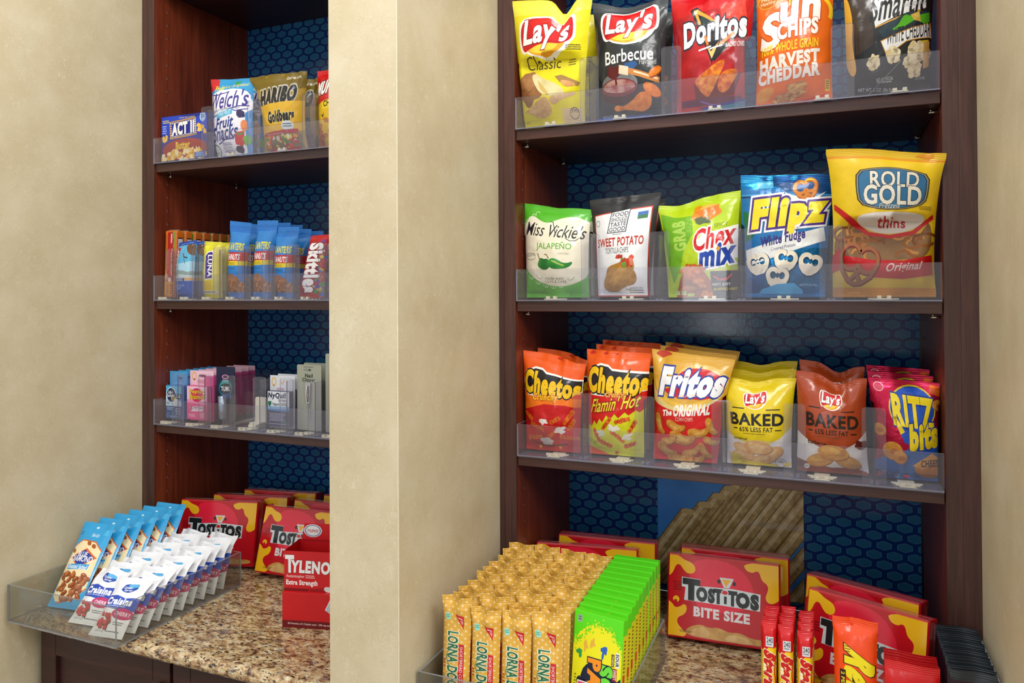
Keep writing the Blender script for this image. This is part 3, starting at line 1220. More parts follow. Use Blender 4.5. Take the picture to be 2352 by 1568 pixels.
# ------------------------------------------------------------------ measured package outlines: base point and corners TL, TR, BR, BL (metres)
PL = {
    'classic': ((0.0607, 0.040, 0.3267), [(-0.059, 0.2469), (0.1044, 0.2267), (0.0703, 0.0156), (-0.0703, 0.0118)], -0.0560),
    'bbq': ((0.2239, 0.040, 0.3267), [(-0.0754, 0.2415), (0.0734, 0.2253), (0.0645, 0.0149), (-0.0645, 0.018)], 0.0000),
    'nacho': ((0.3749, 0.040, 0.3267), [(-0.0742, 0.2297), (0.0799, 0.2371), (0.0668, 0.0134), (-0.0668, 0.0146)], 0.0000),
    'sun': ((0.5157, 0.040, 0.3267), [(-0.061, 0.2261), (0.0681, 0.2173), (0.0635, 0.0146), (-0.0635, 0.0139)], 0.0000),
    'popcorn': ((0.6650, 0.040, 0.3267), [(-0.0687, 0.2228), (0.0739, 0.2169), (0.0631, 0.0091), (-0.0631, 0.0077)], 0.0000),
    'jalapeno': ((0.0696, 0.040, -0.0118), [(-0.0725, 0.1944), (0.0735, 0.1744), (0.0689, 0.0013), (-0.0689, 0.0015)], 0.0000),
    'sweet': ((0.2039, 0.040, -0.0118), [(-0.0633, 0.1924), (0.0768, 0.2017), (0.0539, 0.0045), (-0.0539, 0.0064)], 0.0000),
    'chex': ((0.3566, 0.040, -0.0118), [(-0.0834, 0.1766), (0.0687, 0.196), (0.0634, 0.0019), (-0.0634, 0.0012)], 0.0000),
    'fudge': ((0.4940, 0.040, -0.0118), [(-0.0692, 0.2237), (0.0861, 0.2153), (0.0703, 0.0032), (-0.0703, 0.0019)], 0.0000),
    'pretzel': ((0.6524, 0.040, -0.0118), [(-0.0845, 0.2483), (0.0913, 0.2299), (0.0812, 0.0022), (-0.0812, 0.0009)], -0.0560),
    'cheese': ((0.0606, 0.034, -0.3158), [(-0.0647, 0.2008), (0.0719, 0.1881), (0.0592, 0.0048), (-0.0592, 0.0)], 0.0000),
    'hot': ((0.1863, 0.040, -0.3158), [(-0.0546, 0.2055), (0.0733, 0.1997), (0.0577, 0.0042), (-0.0577, 0.0052)], 0.0000),
    'corn': ((0.3207, 0.040, -0.3158), [(-0.0603, 0.2088), (0.0915, 0.1928), (0.0585, 0.0056), (-0.0585, 0.0041)], 0.0000),
    'baked': ((0.4500, 0.054, -0.3158), [(-0.0714, 0.1592), (0.0658, 0.1623), (0.0564, -0.0054), (-0.0564, -0.0058)], 0.0000),
    'bakedbbq': ((0.5727, 0.040, -0.3158), [(-0.057, 0.1776), (0.0561, 0.1684), (0.0579, -0.0076), (-0.0579, -0.0031)], 0.0000),
    'ritz': ((0.6899, 0.040, -0.3158), [(-0.0591, 0.17), (0.0505, 0.1643), (0.0526, -0.0071), (-0.0526, 0.0004)], 0.0000),
    'fruit': ((-0.7536, 0.035, 0.3267), [(-0.066, 0.1985), (0.0651, 0.1868), (0.0621, 0.0081), (-0.0621, 0.0111)], 0.0000),
    'gummy': ((-0.5952, 0.035, 0.3267), [(-0.0998, 0.1865), (0.0703, 0.1822), (0.0649, 0.006), (-0.0649, 0.0099)], 0.0000),
    'mix': ((-0.4382, 0.035, 0.3267), [(-0.0684, 0.183), (0.0669, 0.1768), (0.0617, 0.0105), (-0.0617, 0.0086)], 0.0000),
    'choc': ((-0.8959, 0.022, -0.0118), [(-0.0169, 0.1396), (0.0399, 0.1443), (0.0299, 0.0025), (-0.0299, 0.0026)], 0.0000),
    'lemon': ((-0.8043, 0.022, -0.0118), [(-0.0251, 0.1403), (0.0311, 0.1365), (0.0309, 0.0066), (-0.0309, 0.0067)], 0.0000),
    'nuta': ((-0.7402, 0.030, -0.0118), [(-0.015, 0.1878), (0.0502, 0.18), (0.0274, 0.0033), (-0.0274, 0.0034)], 0.0000),
    'nutb': ((-0.6625, 0.030, -0.0118), [(-0.0131, 0.1856), (0.0499, 0.183), (0.0265, 0.0042), (-0.0265, 0.0043)], 0.0000),
    'nutc': ((-0.5975, 0.030, -0.0118), [(-0.0241, 0.1681), (0.0448, 0.1655), (0.0283, 0.0031), (-0.0283, 0.0032)], 0.0000),
    'candy': ((-0.5142, 0.022, -0.0118), [(0.0007, 0.1437), (0.0521, 0.1449), (0.0362, 0.0031), (-0.0362, 0.0032)], 0.0000),
    'alka': ((-0.9467, 0.022, -0.3158), [(-0.0304, 0.1265), (0.0536, 0.1285), (0.0378, 0.0076), (-0.0378, 0.003)], 0.0000),
    'pepto': ((-0.8624, 0.022, -0.3158), [(-0.0264, 0.134), (0.0518, 0.1357), (0.0365, 0.0085), (-0.0365, 0.0071)], 0.0000),
    'tums': ((-0.7790, 0.030, -0.3158), [(-0.045, 0.145), (0.0152, 0.1449), (0.0204, 0.0051), (-0.0204, 0.0067)], 0.0000),
    'nyquil': ((-0.6118, 0.022, -0.3158), [(-0.0254, 0.1306), (0.0535, 0.1286), (0.0321, 0.0097), (-0.0321, 0.0086)], 0.0000),
    'clipper': ((-0.5266, 0.022, -0.3158), [(-0.0292, 0.1487), (0.0386, 0.148), (0.0333, 0.0016), (-0.0333, 0.0011)], 0.0000),
    'emery': ((-0.4567, 0.022, -0.3158), [(-0.0324, 0.1794), (0.0323, 0.1793), (0.027, -0.0018), (-0.027, -0.0016)], 0.0000),
    'cracker': ((-0.9660, 0.018, -0.0118), [(-0.0079, 0.1848), (0.0373, 0.1852), (0.0213, 0.007), (-0.0213, 0.007)], 0.0000),
    'actbox': ((-0.8935, 0.016, 0.3267), [(-0.0913, 0.1169), (0.0843, 0.1131), (0.0869, 0.0105), (-0.0869, 0.0081)], 0.0000),
}
for k, (l, c, ln) in list(PL.items()):
    c = [list(q) for q in c]
    c[2][1] = c[3][1] = .0022
    PL[k] = (l, c, ln)

W_, K_, R_ = '#f4f4f2', '#161616', '#d3141b'


def lays_logo(A, cx, cy, w, h, word=True):
    X = lambda a: cx + a * w
    Yy = lambda a: cy + a * h
    A.ell('#fbfbf4', cx, cy + .08 * h, .52 * w, .5 * h)
    rib = lambda g: [(X(-.46 - g), Yy(-.3 - g)), (X(-.3), Yy(-.37 - g)), (X(0), Yy(-.36 - g)), (X(.28), Yy(-.44 - g)), (X(.46 + g), Yy(-.5 - g)),
                     (X(.52 + g), Yy(-.15)), (X(.5 + g), Yy(.16 + g)), (X(.2), Yy(.2 + g)), (X(-.1), Yy(.24 + g)), (X(-.3), Yy(.34 + g)), (X(-.42 - g), Yy(.42 + g)), (X(-.5 - g), Yy(.05))]
    A.spoly('#fbfbf4', rib(.06))
    A.ell('#f3a818', cx - .02 * w, cy + .13 * h, .42 * w, .40 * h)
    A.ell('#fbd442', cx - .06 * w, cy + .2 * h, .33 * w, .27 * h)
    A.spoly('#c8141c', rib(.015))
    A.poly('#e0201f', [(X(-.3), Yy(-.3)), (X(.46), Yy(-.44)), (X(.49), Yy(.1)), (X(-.1), Yy(.2))])
    A.text('#fcfcfa', "Lay's", X(-.42), Yy(-.35), X(.44), Yy(.40), rise=.1 * h, slant=.1, bold=.035, out=[('#8e0f16', .06)])


def chips(A, cols, spots, asp=1.0):
    R = random.Random(len(spots) * 7 + 3)
    for i, (x, y, a, b, rot) in enumerate(spots):
        A.oval(cols[1], x + .8, y + .9, a, b, rot, asp)
        A.oval(cols[0], x, y, a, b, rot, asp)
        if len(cols) > 2:
            A.oval(cols[2], x - a * .15, y - b * .2, a * .6, b * .5, rot, asp)


CHIP = ('#e8bc78/#d99b52@90', '#b06c2c', '#f0cd92/#e2ae66@90')


def a_classic():
    A = Art()
    A.poly('#f3e94e', [(0, 0), (100, 0), (100, 8), (60, 13), (0, 12)])
    lays_logo(A, 46, 28, 70, 33)
    A.text('#4c3a18', 'Classic', 18, 45.5, 66, 54.5, rise=1)
    A.fine('#5a4a20', 75, 37, 95, 42, 3, 1, 1)
    A.fine('#5a4a20', 76, 47, 88, 53, 3, 2, 1)
    A.blob('#8a5c36/#a06e44@60', 22, 69, 18, 13, 4, .08)
    A.blob('#b08050/#9c6b40@70', 19, 63, 12, 7, 5, .1)
    A.poly('#e6dcaa/#d8c88c@50', [(23, 58), (32, 57), (40, 61), (62, 66), (76, 73), (70, 76), (52, 76), (40, 74), (31, 68)])
    A.poly('#d1b46a', [(33, 62), (43, 68), (52, 75), (49, 75.5), (38, 70)])
    A.poly('#a9834a', [(58, 60), (68, 59), (95, 66), (92, 69), (78, 68), (66, 65)])
    A.poly('#dcab70/#cc9458@80', [(66, 63), (78, 64), (92, 68), (80, 70), (70, 68)])
    A.poly('#d4a878/#e2c090@120', [(52, 76), (72, 75), (90, 73), (88, 76), (70, 79), (60, 83), (54, 82)])
    A.poly('#e0bb84/#cfa063@120', [(10, 86), (20, 85), (33, 79), (46, 75), (53, 81), (56, 88), (46, 92), (34, 92), (22, 88)])
    A.rect('#e9cfa0', 70, 86, 97, 97)
    A.text('#403018', '390', 82, 86.5, 92, 89.5)
    A.ring('#5a4a30', 87, 90, 6, 4.4, .6)
    A.text('#a08a30', 'CHIPS', 6, 93.5, 20, 96)
    return A


def a_bbq():
    A = Art()
    A.poly('#3a4044', [(0, 0), (100, 0), (100, 6), (50, 10), (0, 8)])
    A.poly('#454a4c/#2e3234@20', [(0, 10), (14, 14), (18, 60), (10, 70), (0, 60)])
    lays_logo(A, 50, 21, 72, 33)
    A.text('#f2f2ee', 'Barbecue', 17, 45, 86, 55.5, rise=3, bold=.012)
    A.text('#b8b8b4', 'Flavored', 68, 53, 90, 57, rise=1)
    A.poly('#23558c', [(46, 56), (62, 54), (66, 57), (58, 61), (50, 60)])
    A.ell('#77787a', 37, 71, 28, 9)
    A.ell('#3a0f14', 36, 77.5, 29, 9.5)
    A.ell('#701820', 36, 74, 28, 7)
    A.ell('#b98f86/#8e3138@60', 36, 73, 25, 5.2)
    A.blob('#5c1016', 30, 62, 10, 5.5, 3, .1)
    A.line('#5c1016', [(32, 64), (33, 72)], 3, 3)
    A.line('#e8d8ba', [(38, 60), (52, 62)], 7, 7)
    A.line('#c9823f', [(52, 62), (66, 64), (94, 69)], 5, 5)
    A.line('#f0d8b4', [(60, 62.5), (92, 68)], 1.5, 1.5)
    chips(A, ('#e8862a/#d76a18@110', '#8a3c0a'), [(88, 62, 10, 4.5, -40), (84, 77, 13, 7, 30)], .66)
    A.poly('#e2852c/#cc6c1a@110', [(26, 89), (32, 87), (42, 89), (58, 84), (66, 79), (78, 78), (84, 83), (82, 90), (70, 94), (54, 92), (40, 91), (28, 92)])
    A.rect('#1d50a8', -2, 96, 82, 103)
    A.text('#9fb4d8', 'POTATO CHIPS', 8, 94.5, 34, 97)
    A.text('#c8d6ea', 'NET WT. 2 5/8 OZ. (74.4g)', 4, 97.4, 66, 99.4)
    return A


def a_nacho():
    A = Art()
    A.poly('#c11a22/#a5121c@25', [(0, 22), (100, 20), (100, 100), (0, 100)])
    A.poly('#dd4030', [(60, 18), (90, 16), (95, 34), (70, 40)])
    A.poly('#16181c', [(25, 18), (33, 16), (62, 36), (74, 52), (56, 63), (40, 45)])
    A.poly('#f0a03c', [(29, 19), (34, 18), (58, 32), (48, 30), (34, 22), (40, 34), (36, 32)])
    A.poly('#1f3a38', [(38, 24), (56, 33), (60, 38), (44, 40)])
    A.poly('#16181c', [(42, 46), (72, 44), (52.5, 64)])
    A.poly('#f0c070', [(46, 50), (52, 55), (62, 48), (53, 61)])
    A.text('#fafafa', 'Doritos', 17, 29.5, 93, 48, rise=4, bold=.05, out=[('#26263a', .105)])
    A.line('#e67820', [(44, 42), (48, 50)], 3, 2)
    A.line('#e67820', [(62, 51), (80, 42)], 3.5, 2.5)
    A.line('#ffffff', [(36, 53), (52, 51)], 2, 1.2)
    A.line('#ffffff', [(50, 53), (66, 51)], 2, 1.2)
    A.text('#f4f0ea', 'NACHO CHEESE', 70, 49.5, 96, 53, rise=1.5, slant=.2, bold=.03)
    A.poly('#701014', [(28, 77), (42, 86), (60, 76), (90, 72), (80, 88), (58, 90), (30, 92)])
    A.poly('#e8931f/#c9560f@120', [(28, 76), (36, 72), (66, 61), (70, 63), (64, 72), (49, 88), (42, 88)])
    A.poly('#e8861f/#c44a10@120', [(58, 80), (66, 70), (84, 69), (86, 72), (78, 80), (71, 86), (62, 86)])
    A.rect('#6a1440', 10, 89, 90, 94)
    A.line('#8a5ab0', [(36, 91), (52, 94), (66, 94)], 1.4, 1.2)
    A.poly('#2f7f9a', [(40, 97), (104, 92), (104, 97), (44, 102)])
    A.poly('#3a2a90', [(34, 95.5), (100, 90.5), (104, 92), (40, 97)])
    return A


def a_sun():
    A = Art()
    A.poly('#f08c1e', [(0, 0), (100, 0), (100, 18), (0, 18)])
    A.ring('#f8d428', 68, 28, 30, 15, 5, 3, 200, 380)
    A.line('#f8d428', [(32, 27), (39, 26)], 3, 2)
    A.line('#f8d428', [(42, 20), (46, 22)], 3, 2)
    A.ell('#d9a040', 16, 16.5, 14, 6.5)
    A.ell('#c76a18', 16, 16.5, 12.5, 5.7)
    A.text('#f8e8c0', 'Heart', 7, 12, 25, 16, rise=.8)
    A.text('#f8e8c0', 'Healthy', 6, 16.5, 26, 20.5, rise=.8)
    A.text('#f5f1ea', 'S', 10, 30, 33, 56, slant=.12, bold=.045, rise=2, out=[('#c04a10', .065)])
    A.text('#f5f1ea', 'un', 35, 21, 82, 38, rise=4, bold=.05, slant=.05, out=[('#c04a10', .075)])
    A.text('#f5f1ea', 'CHIPS', 30, 38, 81, 50, rise=4, bold=.05, out=[('#c04a10', .08)])
    A.text('#f4d428', '100% WHOLE GRAIN', 8, 54, 82, 61, rise=4, bold=.02)
    A.text('#f2ece2', 'HARVEST', 6, 64, 83, 73, rise=5, bold=.06)
    A.text('#f2ece2', 'CHEDDAR', 4, 73.5, 83, 82.5, rise=4, bold=.06)
    A.poly('#e9a336/#d98624@40', [(2, 86), (20, 84), (26, 88), (14, 96), (0, 96)])
    for q in ([(40, 85), (62, 82), (70, 86), (46, 91)], [(24, 92), (48, 89), (56, 94), (40, 98), (22, 97)], [(46, 89), (64, 86), (66, 91), (52, 94)]):
        A.poly('#e3b468/#b5602c@110', q)
    A.poly('#d43a20', [(60, 96), (92, 93), (100, 100), (60, 103)])
    A.rect('#e9c02a', 91, 82, 97, 91)
    A.fine('#6a4010', 91.5, 83, 96.5, 90, 4, 3)
    return A


def a_popcorn():
    A = Art()
    A.spoly('#e0aa3a', [(-2, 20), (4, 20), (9, 40), (7, 60), (13, 80), (6, 84), (-2, 70)])
    A.poly('#3a2d24', [(4, 16), (30, 20), (32, 62), (12, 68), (9, 40)])
    A.poly('#e3e6e8', [(30, 26), (88, 14), (92, 36), (56, 43), (34, 49), (32, 40)])
    A.line('#dca030', [(34, 49.5), (92, 36.5)], 1.2, 1)
    A.text('#17191c', 'Smartfood', 30, 24, 118, 45, rise=8, slant=.15, bold=.02)
    A.text('#9aa0a4', 'DELICIOUS', 66, 33, 92, 36, rise=3)
    A.poly('#1c3440', [(38, 52), (70, 40), (96, 38), (96, 50), (42, 58)])
    A.spoly('#4fae22', [(50, 53), (60, 50), (66, 42), (72, 42), (82, 45), (74, 48), (62, 53)])
    A.poly('#4fae22', [(84, 42), (96, 39), (97, 48), (86, 48)])
    A.poly('#c9a23c/#e0c060@150', [(74, 42), (84, 39), (86, 47), (78, 46)])
    A.poly('#d99a2c', [(40, 60), (98, 46.5), (100, 58), (70, 62), (52, 70), (46, 70)])
    A.poly('#eceeef', [(41, 60.5), (97, 47.5), (99, 57.5), (70, 61.3), (52, 69.3), (46.6, 69.3)])
    A.text('#22242a', 'WHITE CHEDDAR', 47, 53, 98, 64, rise=7, bold=.01)
    A.poly('#e8d022', [(82, 62), (96, 60), (96, 66), (84, 68)])
    R = random.Random(5)
    for (x, y, r) in ((32, 75, 8), (55, 71, 9), (82, 70, 12), (80, 82, 9), (72, 77, 6), (94, 70, 6)):
        for k in range(5):
            a = k * 1.26 + x
            A.blob('#efe4c4/#d8c48e@120', x + math.cos(a) * r * .45, y + math.sin(a) * r * .34, r * .55, r * .42, k + int(x), .12, 14)
    A.poly('#d8a860/#caa050@80', [(90, 62), (97, 61), (97, 80), (90, 82)])
    A.text('#d6d8da', 'NO ARTIFICIAL', 36, 86.5, 56, 89, rise=.5)
    A.fine('#b8babc', 36, 89, 56, 91, 1, 3)
    A.text('#aab0b4', 'GLUTEN FREE', 82, 87.5, 93, 89.5)
    A.text('#e4e4e4', 'NET WT. 2 OZ. (56.7g)', 14, 92, 56, 95, rise=-2)
    A.line('#90989c', [(24, 99), (64, 76)], .5, .5)
    return A


def a_jalapeno():
    A = Art()
    cream = '#ece6cf'
    A.spoly(cream, [(0, 25), (6, 22), (12, 14), (20, 12.5), (30, 17), (42, 19), (52, 15), (66, 11), (84, 10), (97, 14), (103, 16), (103, 74), (88, 83), (66, 88), (42, 87), (20, 80), (4, 68), (-3, 66)])
    for i in range(9):
        t = i / 8
        A.ring('#d9efc0', 4 + 90 * t, 72 + 16 * math.sin(math.pi * t) - 1, 4.2, 3.2, .7, .6, 10, 190)
        A.ell('#d9efc0', 4 + 90 * t, 72.5 + 16 * math.sin(math.pi * t), .8, .7)
    for i in range(5):
        A.ring('#d9efc0', 2 + 6 * i, 24 - 3.4 * i, 3, 3, .6, .6, 150, 330)
    A.text('#2a2830', 'Miss Vickie\'s', 9, 19, 97, 34, rise=-1, slant=.25, bold=.004, grow=.0)
    A.line('#2a2830', [(70, 35), (76, 37.5), (84, 37), (88, 34)], 1, .8)
    A.line('#2a2830', [(46, 17), (50, 16.5), (56, 32)], 1.2, .9)
    A.text('#58a92f', 'JALAPE\u00d1O', 26, 40, 79, 50, rise=1, bold=.01)
    A.text('#8a8a80', 'FLAVORED', 60, 51, 76, 53)
    A.ring('#7a7868', 15, 56.5, 9, 3.6, .5, .5)
    A.text('#5a584c', 'NO ARTIFICIAL', 8, 54.5, 24, 57.5, rise=2)
    A.blob('#1d6a30/#2f8a3c@50', 38, 64, 10, 6.5, 3, .06)
    A.poly('#237a34/#3d9a44@40', [(44, 61), (50, 57), (58, 58), (66, 62), (74, 62), (80, 60), (80, 63), (74, 67), (62, 69), (50, 69), (44, 66)])
    A.line('#a9c84a', [(50, 60), (60, 63), (68, 65)], 2, 1.6)
    A.line('#8a6a30', [(32, 61), (28, 53)], 1.6, 1.2)
    A.line('#8a6a30', [(46, 58), (42, 53.5), (39, 54)], 1.6, 1.2)
    A.text('#5c584c', 'made with', 38, 77.5, 66, 80.5, slant=.2)
    A.text('#5c584c', 'LOVE & CARE', 38, 81, 70, 84)
    A.line('#6c685c', [(24, 76), (27, 79), (32, 80), (34, 78), (32, 77)], .6, .5)
    A.line('#6c685c', [(82, 77), (79, 80), (74, 81), (72, 79), (74, 78)], .6, .5)
    A.fine('#2f6a22', 4, 93, 38, 96, 3, 5)
    return A


def a_sweet():
    A = Art()
    A.poly('#c9412e', [(6, 17), (93, 12.5), (97, 99), (6, 99)])
    A.poly('#e9ebee', [(7.5, 18), (91.5, 13.7), (95.5, 98), (7.5, 98)])
    q = [(34, 15.5), (63, 13), (59, 36.5), (28, 37)]
    A.poly('#1c1e22', q)
    A.poly('#f2f3f4', [(35, 16.3), (61.6, 14.2), (57.8, 35.7), (29.6, 36.2)])
    for i, s in enumerate(('FOOD', 'SHOULD', 'TASTE', 'GOOD')):
        y = 17 + i * 4.9
        A.text('#1c1e22', s, 36 - i * 1.5, y, 60 - i * .9, y + 4, rise=.8, slant=.1, bold=.012)
    A.text('#30343a', 'BRAND', 38, 37.6, 52, 39, rise=0)
    A.poly('#3d7a4a', [(74, 18), (88, 17), (88, 24), (74, 25)])
    A.poly('#3c6eb4', [(74, 18), (88, 17), (88, 20.5), (74, 21.5)])
    A.ring('#505860', 12, 26, 3, 3, .6, .6)
    A.text('#b83a28', 'SWEET POTATO', 11, 42, 86, 50, rise=1, bold=.03)
    A.text('#4a4a48', 'TORTILLA CHIPS', 25, 51.5, 64, 57, rise=.5)
    A.blob('#b88630/#a06c1e@70', 50, 79, 26, 13, 8, .05)
    A.poly('#bd8c34/#a9762a@90', [(18, 88), (22, 80), (34, 72), (50, 65), (66, 61), (74, 66), (74, 74), (62, 84), (48, 94), (34, 95), (22, 93)])
    A.poly('#d0a048/#bb8630@90', [(28, 84), (40, 75), (58, 66), (64, 70), (50, 82), (36, 90)])
    R = random.Random(2)
    for k in range(16):
        A.blob(('#c8402a', '#d9583a', '#b8342c', '#7a9a3a', '#e0846a')[k % 5], 50 + R.uniform(-4, 20), 64 + R.uniform(-4, 5), R.uniform(3, 5), R.uniform(1.8, 2.8), k, .15, 14)
    A.line('#50545a', [(56, 88), (60, 92), (66, 92)], .7, .6)
    A.text('#484c52', 'BAKED BY FIRST', 66, 90, 88, 91.6)
    A.fine('#60646a', 62, 92.4, 92, 96.5, 2, 6)
    A.text('#70747a', 'NET WT 1.5 OZ (42g)', 26, 93.5, 48, 95.5)
    return A


def a_chex():
    A = Art()
    A.poly('#6fae22', [(2, 10), (20, 14), (42, 16), (44, 36), (30, 52), (22, 72), (10, 86), (4, 60)])
    A.text('#a9d05a', 'GRAB', 17, 20, 33, 52, turn=-1, bold=.05)
    A.text('#8fc040', 'size', 33, 16, 42, 34, turn=-1, slant=.2)
    A.blob('#e08a1e', 60, 17, 17, 9, 3, .1)
    A.blob('#f2b040', 64, 13, 10, 5, 4, .1)
    A.blob('#5c6a4a', 56, 24, 10, 4, 2, .12)
    A.poly('#d8760c', [(46, 14), (76, 10), (76, 19), (58, 22)])
    A.text('#6a7a1c', 'SPICY', 71, 29, 88, 33, rise=1)
    A.poly('#f6f6f2', [(46, 46), (56, 38), (78, 35), (101, 31), (101, 62), (76, 68), (52, 72), (52, 58)])
    A.text('#cf1a24', 'Chex', 45, 34, 96, 54, rise=5, slant=.12, bold=.03, out=[('#fbfbf8', .09)])
    A.text('#1d46a8', 'mix', 52, 52, 95, 71, rise=5, bold=.05, slant=.1, out=[('#fbfbf8', .11)])
    A.poly('#d99a3a', [(73, 53), (76, 50.5), (79, 53), (76, 56)])
    R = random.Random(11)
    A.poly('#a34a14', [(32, 66), (50, 68), (64, 84), (66, 100), (12, 100), (20, 82)])
    for k in range(26):
        y = R.uniform(68, 98)
        x = R.uniform(30 - (y - 66) * .5, 50 + (y - 66) * .42)
        A.blob(('#d9782a/#b8551a@150', '#c8641e/#a84814@150', '#e08c3a/#c0601e@150')[k % 3], x, y, R.uniform(5, 8), R.uniform(2.6, 4.4), k, .2, 16)
    A.rect('#d8c030', 64, 73.5, 101, 74.4)
    A.rect('#17171a', 64, 74.5, 101, 100)
    A.line('#c83a40', [(68, 79), (76, 83), (86, 82), (92, 78)], 2.4, 2)
    A.text('#e8e8e8', 'NOT JUST', 66, 86, 90, 89, bold=.03)
    A.text('#e0c820', 'JALAPE\u00d1O HEAT', 66, 90, 98, 93.5, bold=.03)
    A.rect('#c8d88a', 11, 93, 18, 97.5)
    A.rect('#c8d88a', 19.5, 93, 26.5, 97.5)
    return A


def pretzel(A, col, cx, cy, r, rot=0, w=2.6, asp=.72, under=None):
    def P(pts):
        c, s = math.cos(math.radians(rot)), math.sin(math.radians(rot))
        return [(cx + (x * c - y * s) * r, cy + (x * s + y * c) * r * asp) for x, y in pts]
    loops = []
    for sgn in (-1, 1):
        pts = []
        for i in range(19):
            a = math.radians(-150 + 300 * i / 18) if sgn > 0 else math.radians(330 - 300 * i / 18)
            pts.append((sgn * .45 + .52 * math.cos(a), -.25 + .58 * math.sin(a)))
        loops.append(pts)
    bot = [(-.93, .0), (-.75, .45), (-.35, .85), (0, .95), (.35, .85), (.75, .45), (.93, .0)]
    strokes = loops + [bot, [(-.2, .2), (.3, .85)], [(.2, .2), (-.3, .85)]]
    if under:
        for s in strokes:
            A.line(under, [(x + .6, y + .6) for x, y in P(s)], w * 1.35, w * 1.35 * asp)
    for s in strokes:
        A.line(col, P(s), w, w * asp)


def a_fudge():
    A = Art()
    A.poly('#1c70b0', [(0, 12), (100, 12), (100, 60), (0, 62)])
    A.poly('#10457c', [(20, 2), (100, 0), (100, 16), (50, 14)])
    A.poly('#59b4dc', [(18, 6), (36, 5), (37, 11), (19, 12)])
    A.rect('#0a2a50', 0, 18.2, 100, 19.2)
    A.rect('#57aede', 0, 16.4, 100, 17.1)
    A.poly('#dfe2dc', [(48, 14), (56, 17), (64, 18), (84, 18), (94, 14), (86, 20), (58, 21)])
    pretzel(A, '#cf7c28', 72, 12, 12, -15, 3.4, .72, '#8a4a12')
    A.poly('#1a6f46', [(2, 30), (14, 32), (16, 50), (6, 56)])
    A.text('#f2dc2a', 'Flipz', 16, 23, 92, 50, rise=6, slant=.1, bold=.07, out=[('#f4f2f4', .19), ('#4a2a80', .135)])
    A.poly('#e9ece9', [(6, 62), (50, 52), (94, 43), (97, 54), (50, 65), (8, 75)])
    A.text('#3c2f7c', 'White Fudge', 24, 52, 74, 62, rise=7.5, bold=.035)
    A.text('#4c4488', 'Covered Pretzels', 36, 60, 64, 62.6, rise=4)
    for x, y, ro in ((21, 73, -10), (53, 70, 10), (81, 73, 15), (44, 84, 5)):
        pretzel(A, '#f1ead6', x, y, 11.5, ro, 5.2, .70, '#0c3860')
    A.poly('#3ea2d8', [(26, 93), (44, 89), (64, 88), (74, 94), (74, 97), (22, 97)])
    A.poly('#0c4c84', [(10, 84), (30, 80), (26, 92), (12, 96)])
    A.text('#b8d6e8', 'NET WT 5 OZ (141g)', 70, 89, 90, 91)
    return A


def a_pretzel():
    A = Art()
    A.poly('#e0b81c', [(0, 0), (100, 0), (100, 5), (0, 5)])
    A.poly('#8e6a44/#6e4c2a@18', [(0, 60), (14, 50), (30, 47), (72, 47), (96, 44), (97, 71), (70, 74), (40, 74), (4, 80)])
    R = random.Random(4)
    for k in range(26):
        x, y = R.uniform(8, 92), R.uniform(52, 72)
        A.ring(('#a86a2a', '#93561e', '#c0843c', '#7c4618')[k % 4], x, y, R.uniform(7, 13), R.uniform(3, 6), 2.6, 1.8, R.uniform(0, 180), R.uniform(220, 400), 16)
    A.poly('#c8161e', [(-2, 73), (6, 66), (12, 71), (40, 74), (70, 74), (97, 70), (98, 84), (70, 87), (40, 86), (10, 80), (-2, 84)])
    A.poly('#d8ac28', [(14, 47), (36, 42), (76, 42), (94, 46), (86, 55), (60, 58), (34, 56)])
    A.poly('#c8161e', [(2, 36), (20, 46), (36, 54.6), (56, 56.5), (78, 53.5), (96, 42), (97, 45), (80, 56), (56, 59), (34, 57), (16, 49), (2, 40)])
    A.spoly('#ded8d4', [(20, 46.4), (34, 42), (78, 41), (92, 45), (78, 53.2), (56, 56.2), (37, 54.2)])
    A.text('#b52a38', 'thins', 44, 44.5, 71, 51.5, bold=.025)
    pts = []
    for x, y in ((24, 15), (40, 13), (58, 11.6), (76, 13), (90, 15.5), (90, 28), (88, 35), (74, 39), (57, 40.5), (40, 39.5), (25, 36.5), (23, 26)):
        pts.append((x, y))
    g = lambda k: [(57 + (x - 57) * k, 26 + (y - 26) * k) for x, y in pts]
    A.spoly('#2a3034', pts, 1)
    A.spoly('#b8a060', g(.965), 1)
    A.spoly('#22486a', g(.94), 1)
    A.spoly('#2d6f9c', g(.90), 1)
    A.text('#e9e4d4', 'ROLD', 37, 15.5, 80, 25.5, rise=1.2, bold=.02, out=[('#1c3448', .05)])
    A.text('#e9e4d4', 'GOLD', 31, 24.5, 83, 36.5, rise=.4, bold=.03, out=[('#1c3448', .055)])
    A.text('#dcd8c8', 'Pretzels', 45, 36, 64, 39.3, slant=.25, rise=.4)
    A.fine('#8a6a14', 82, 37, 95, 40, 3, 1)
    pretzel(A, '#a3653c', 26, 76.5, 19, 12, 3.3, .78, '#7a1014')
    A.text('#f4dede', 'Original', 53, 76.5, 86, 83.5, rise=2, slant=.3, bold=.02)
    return A


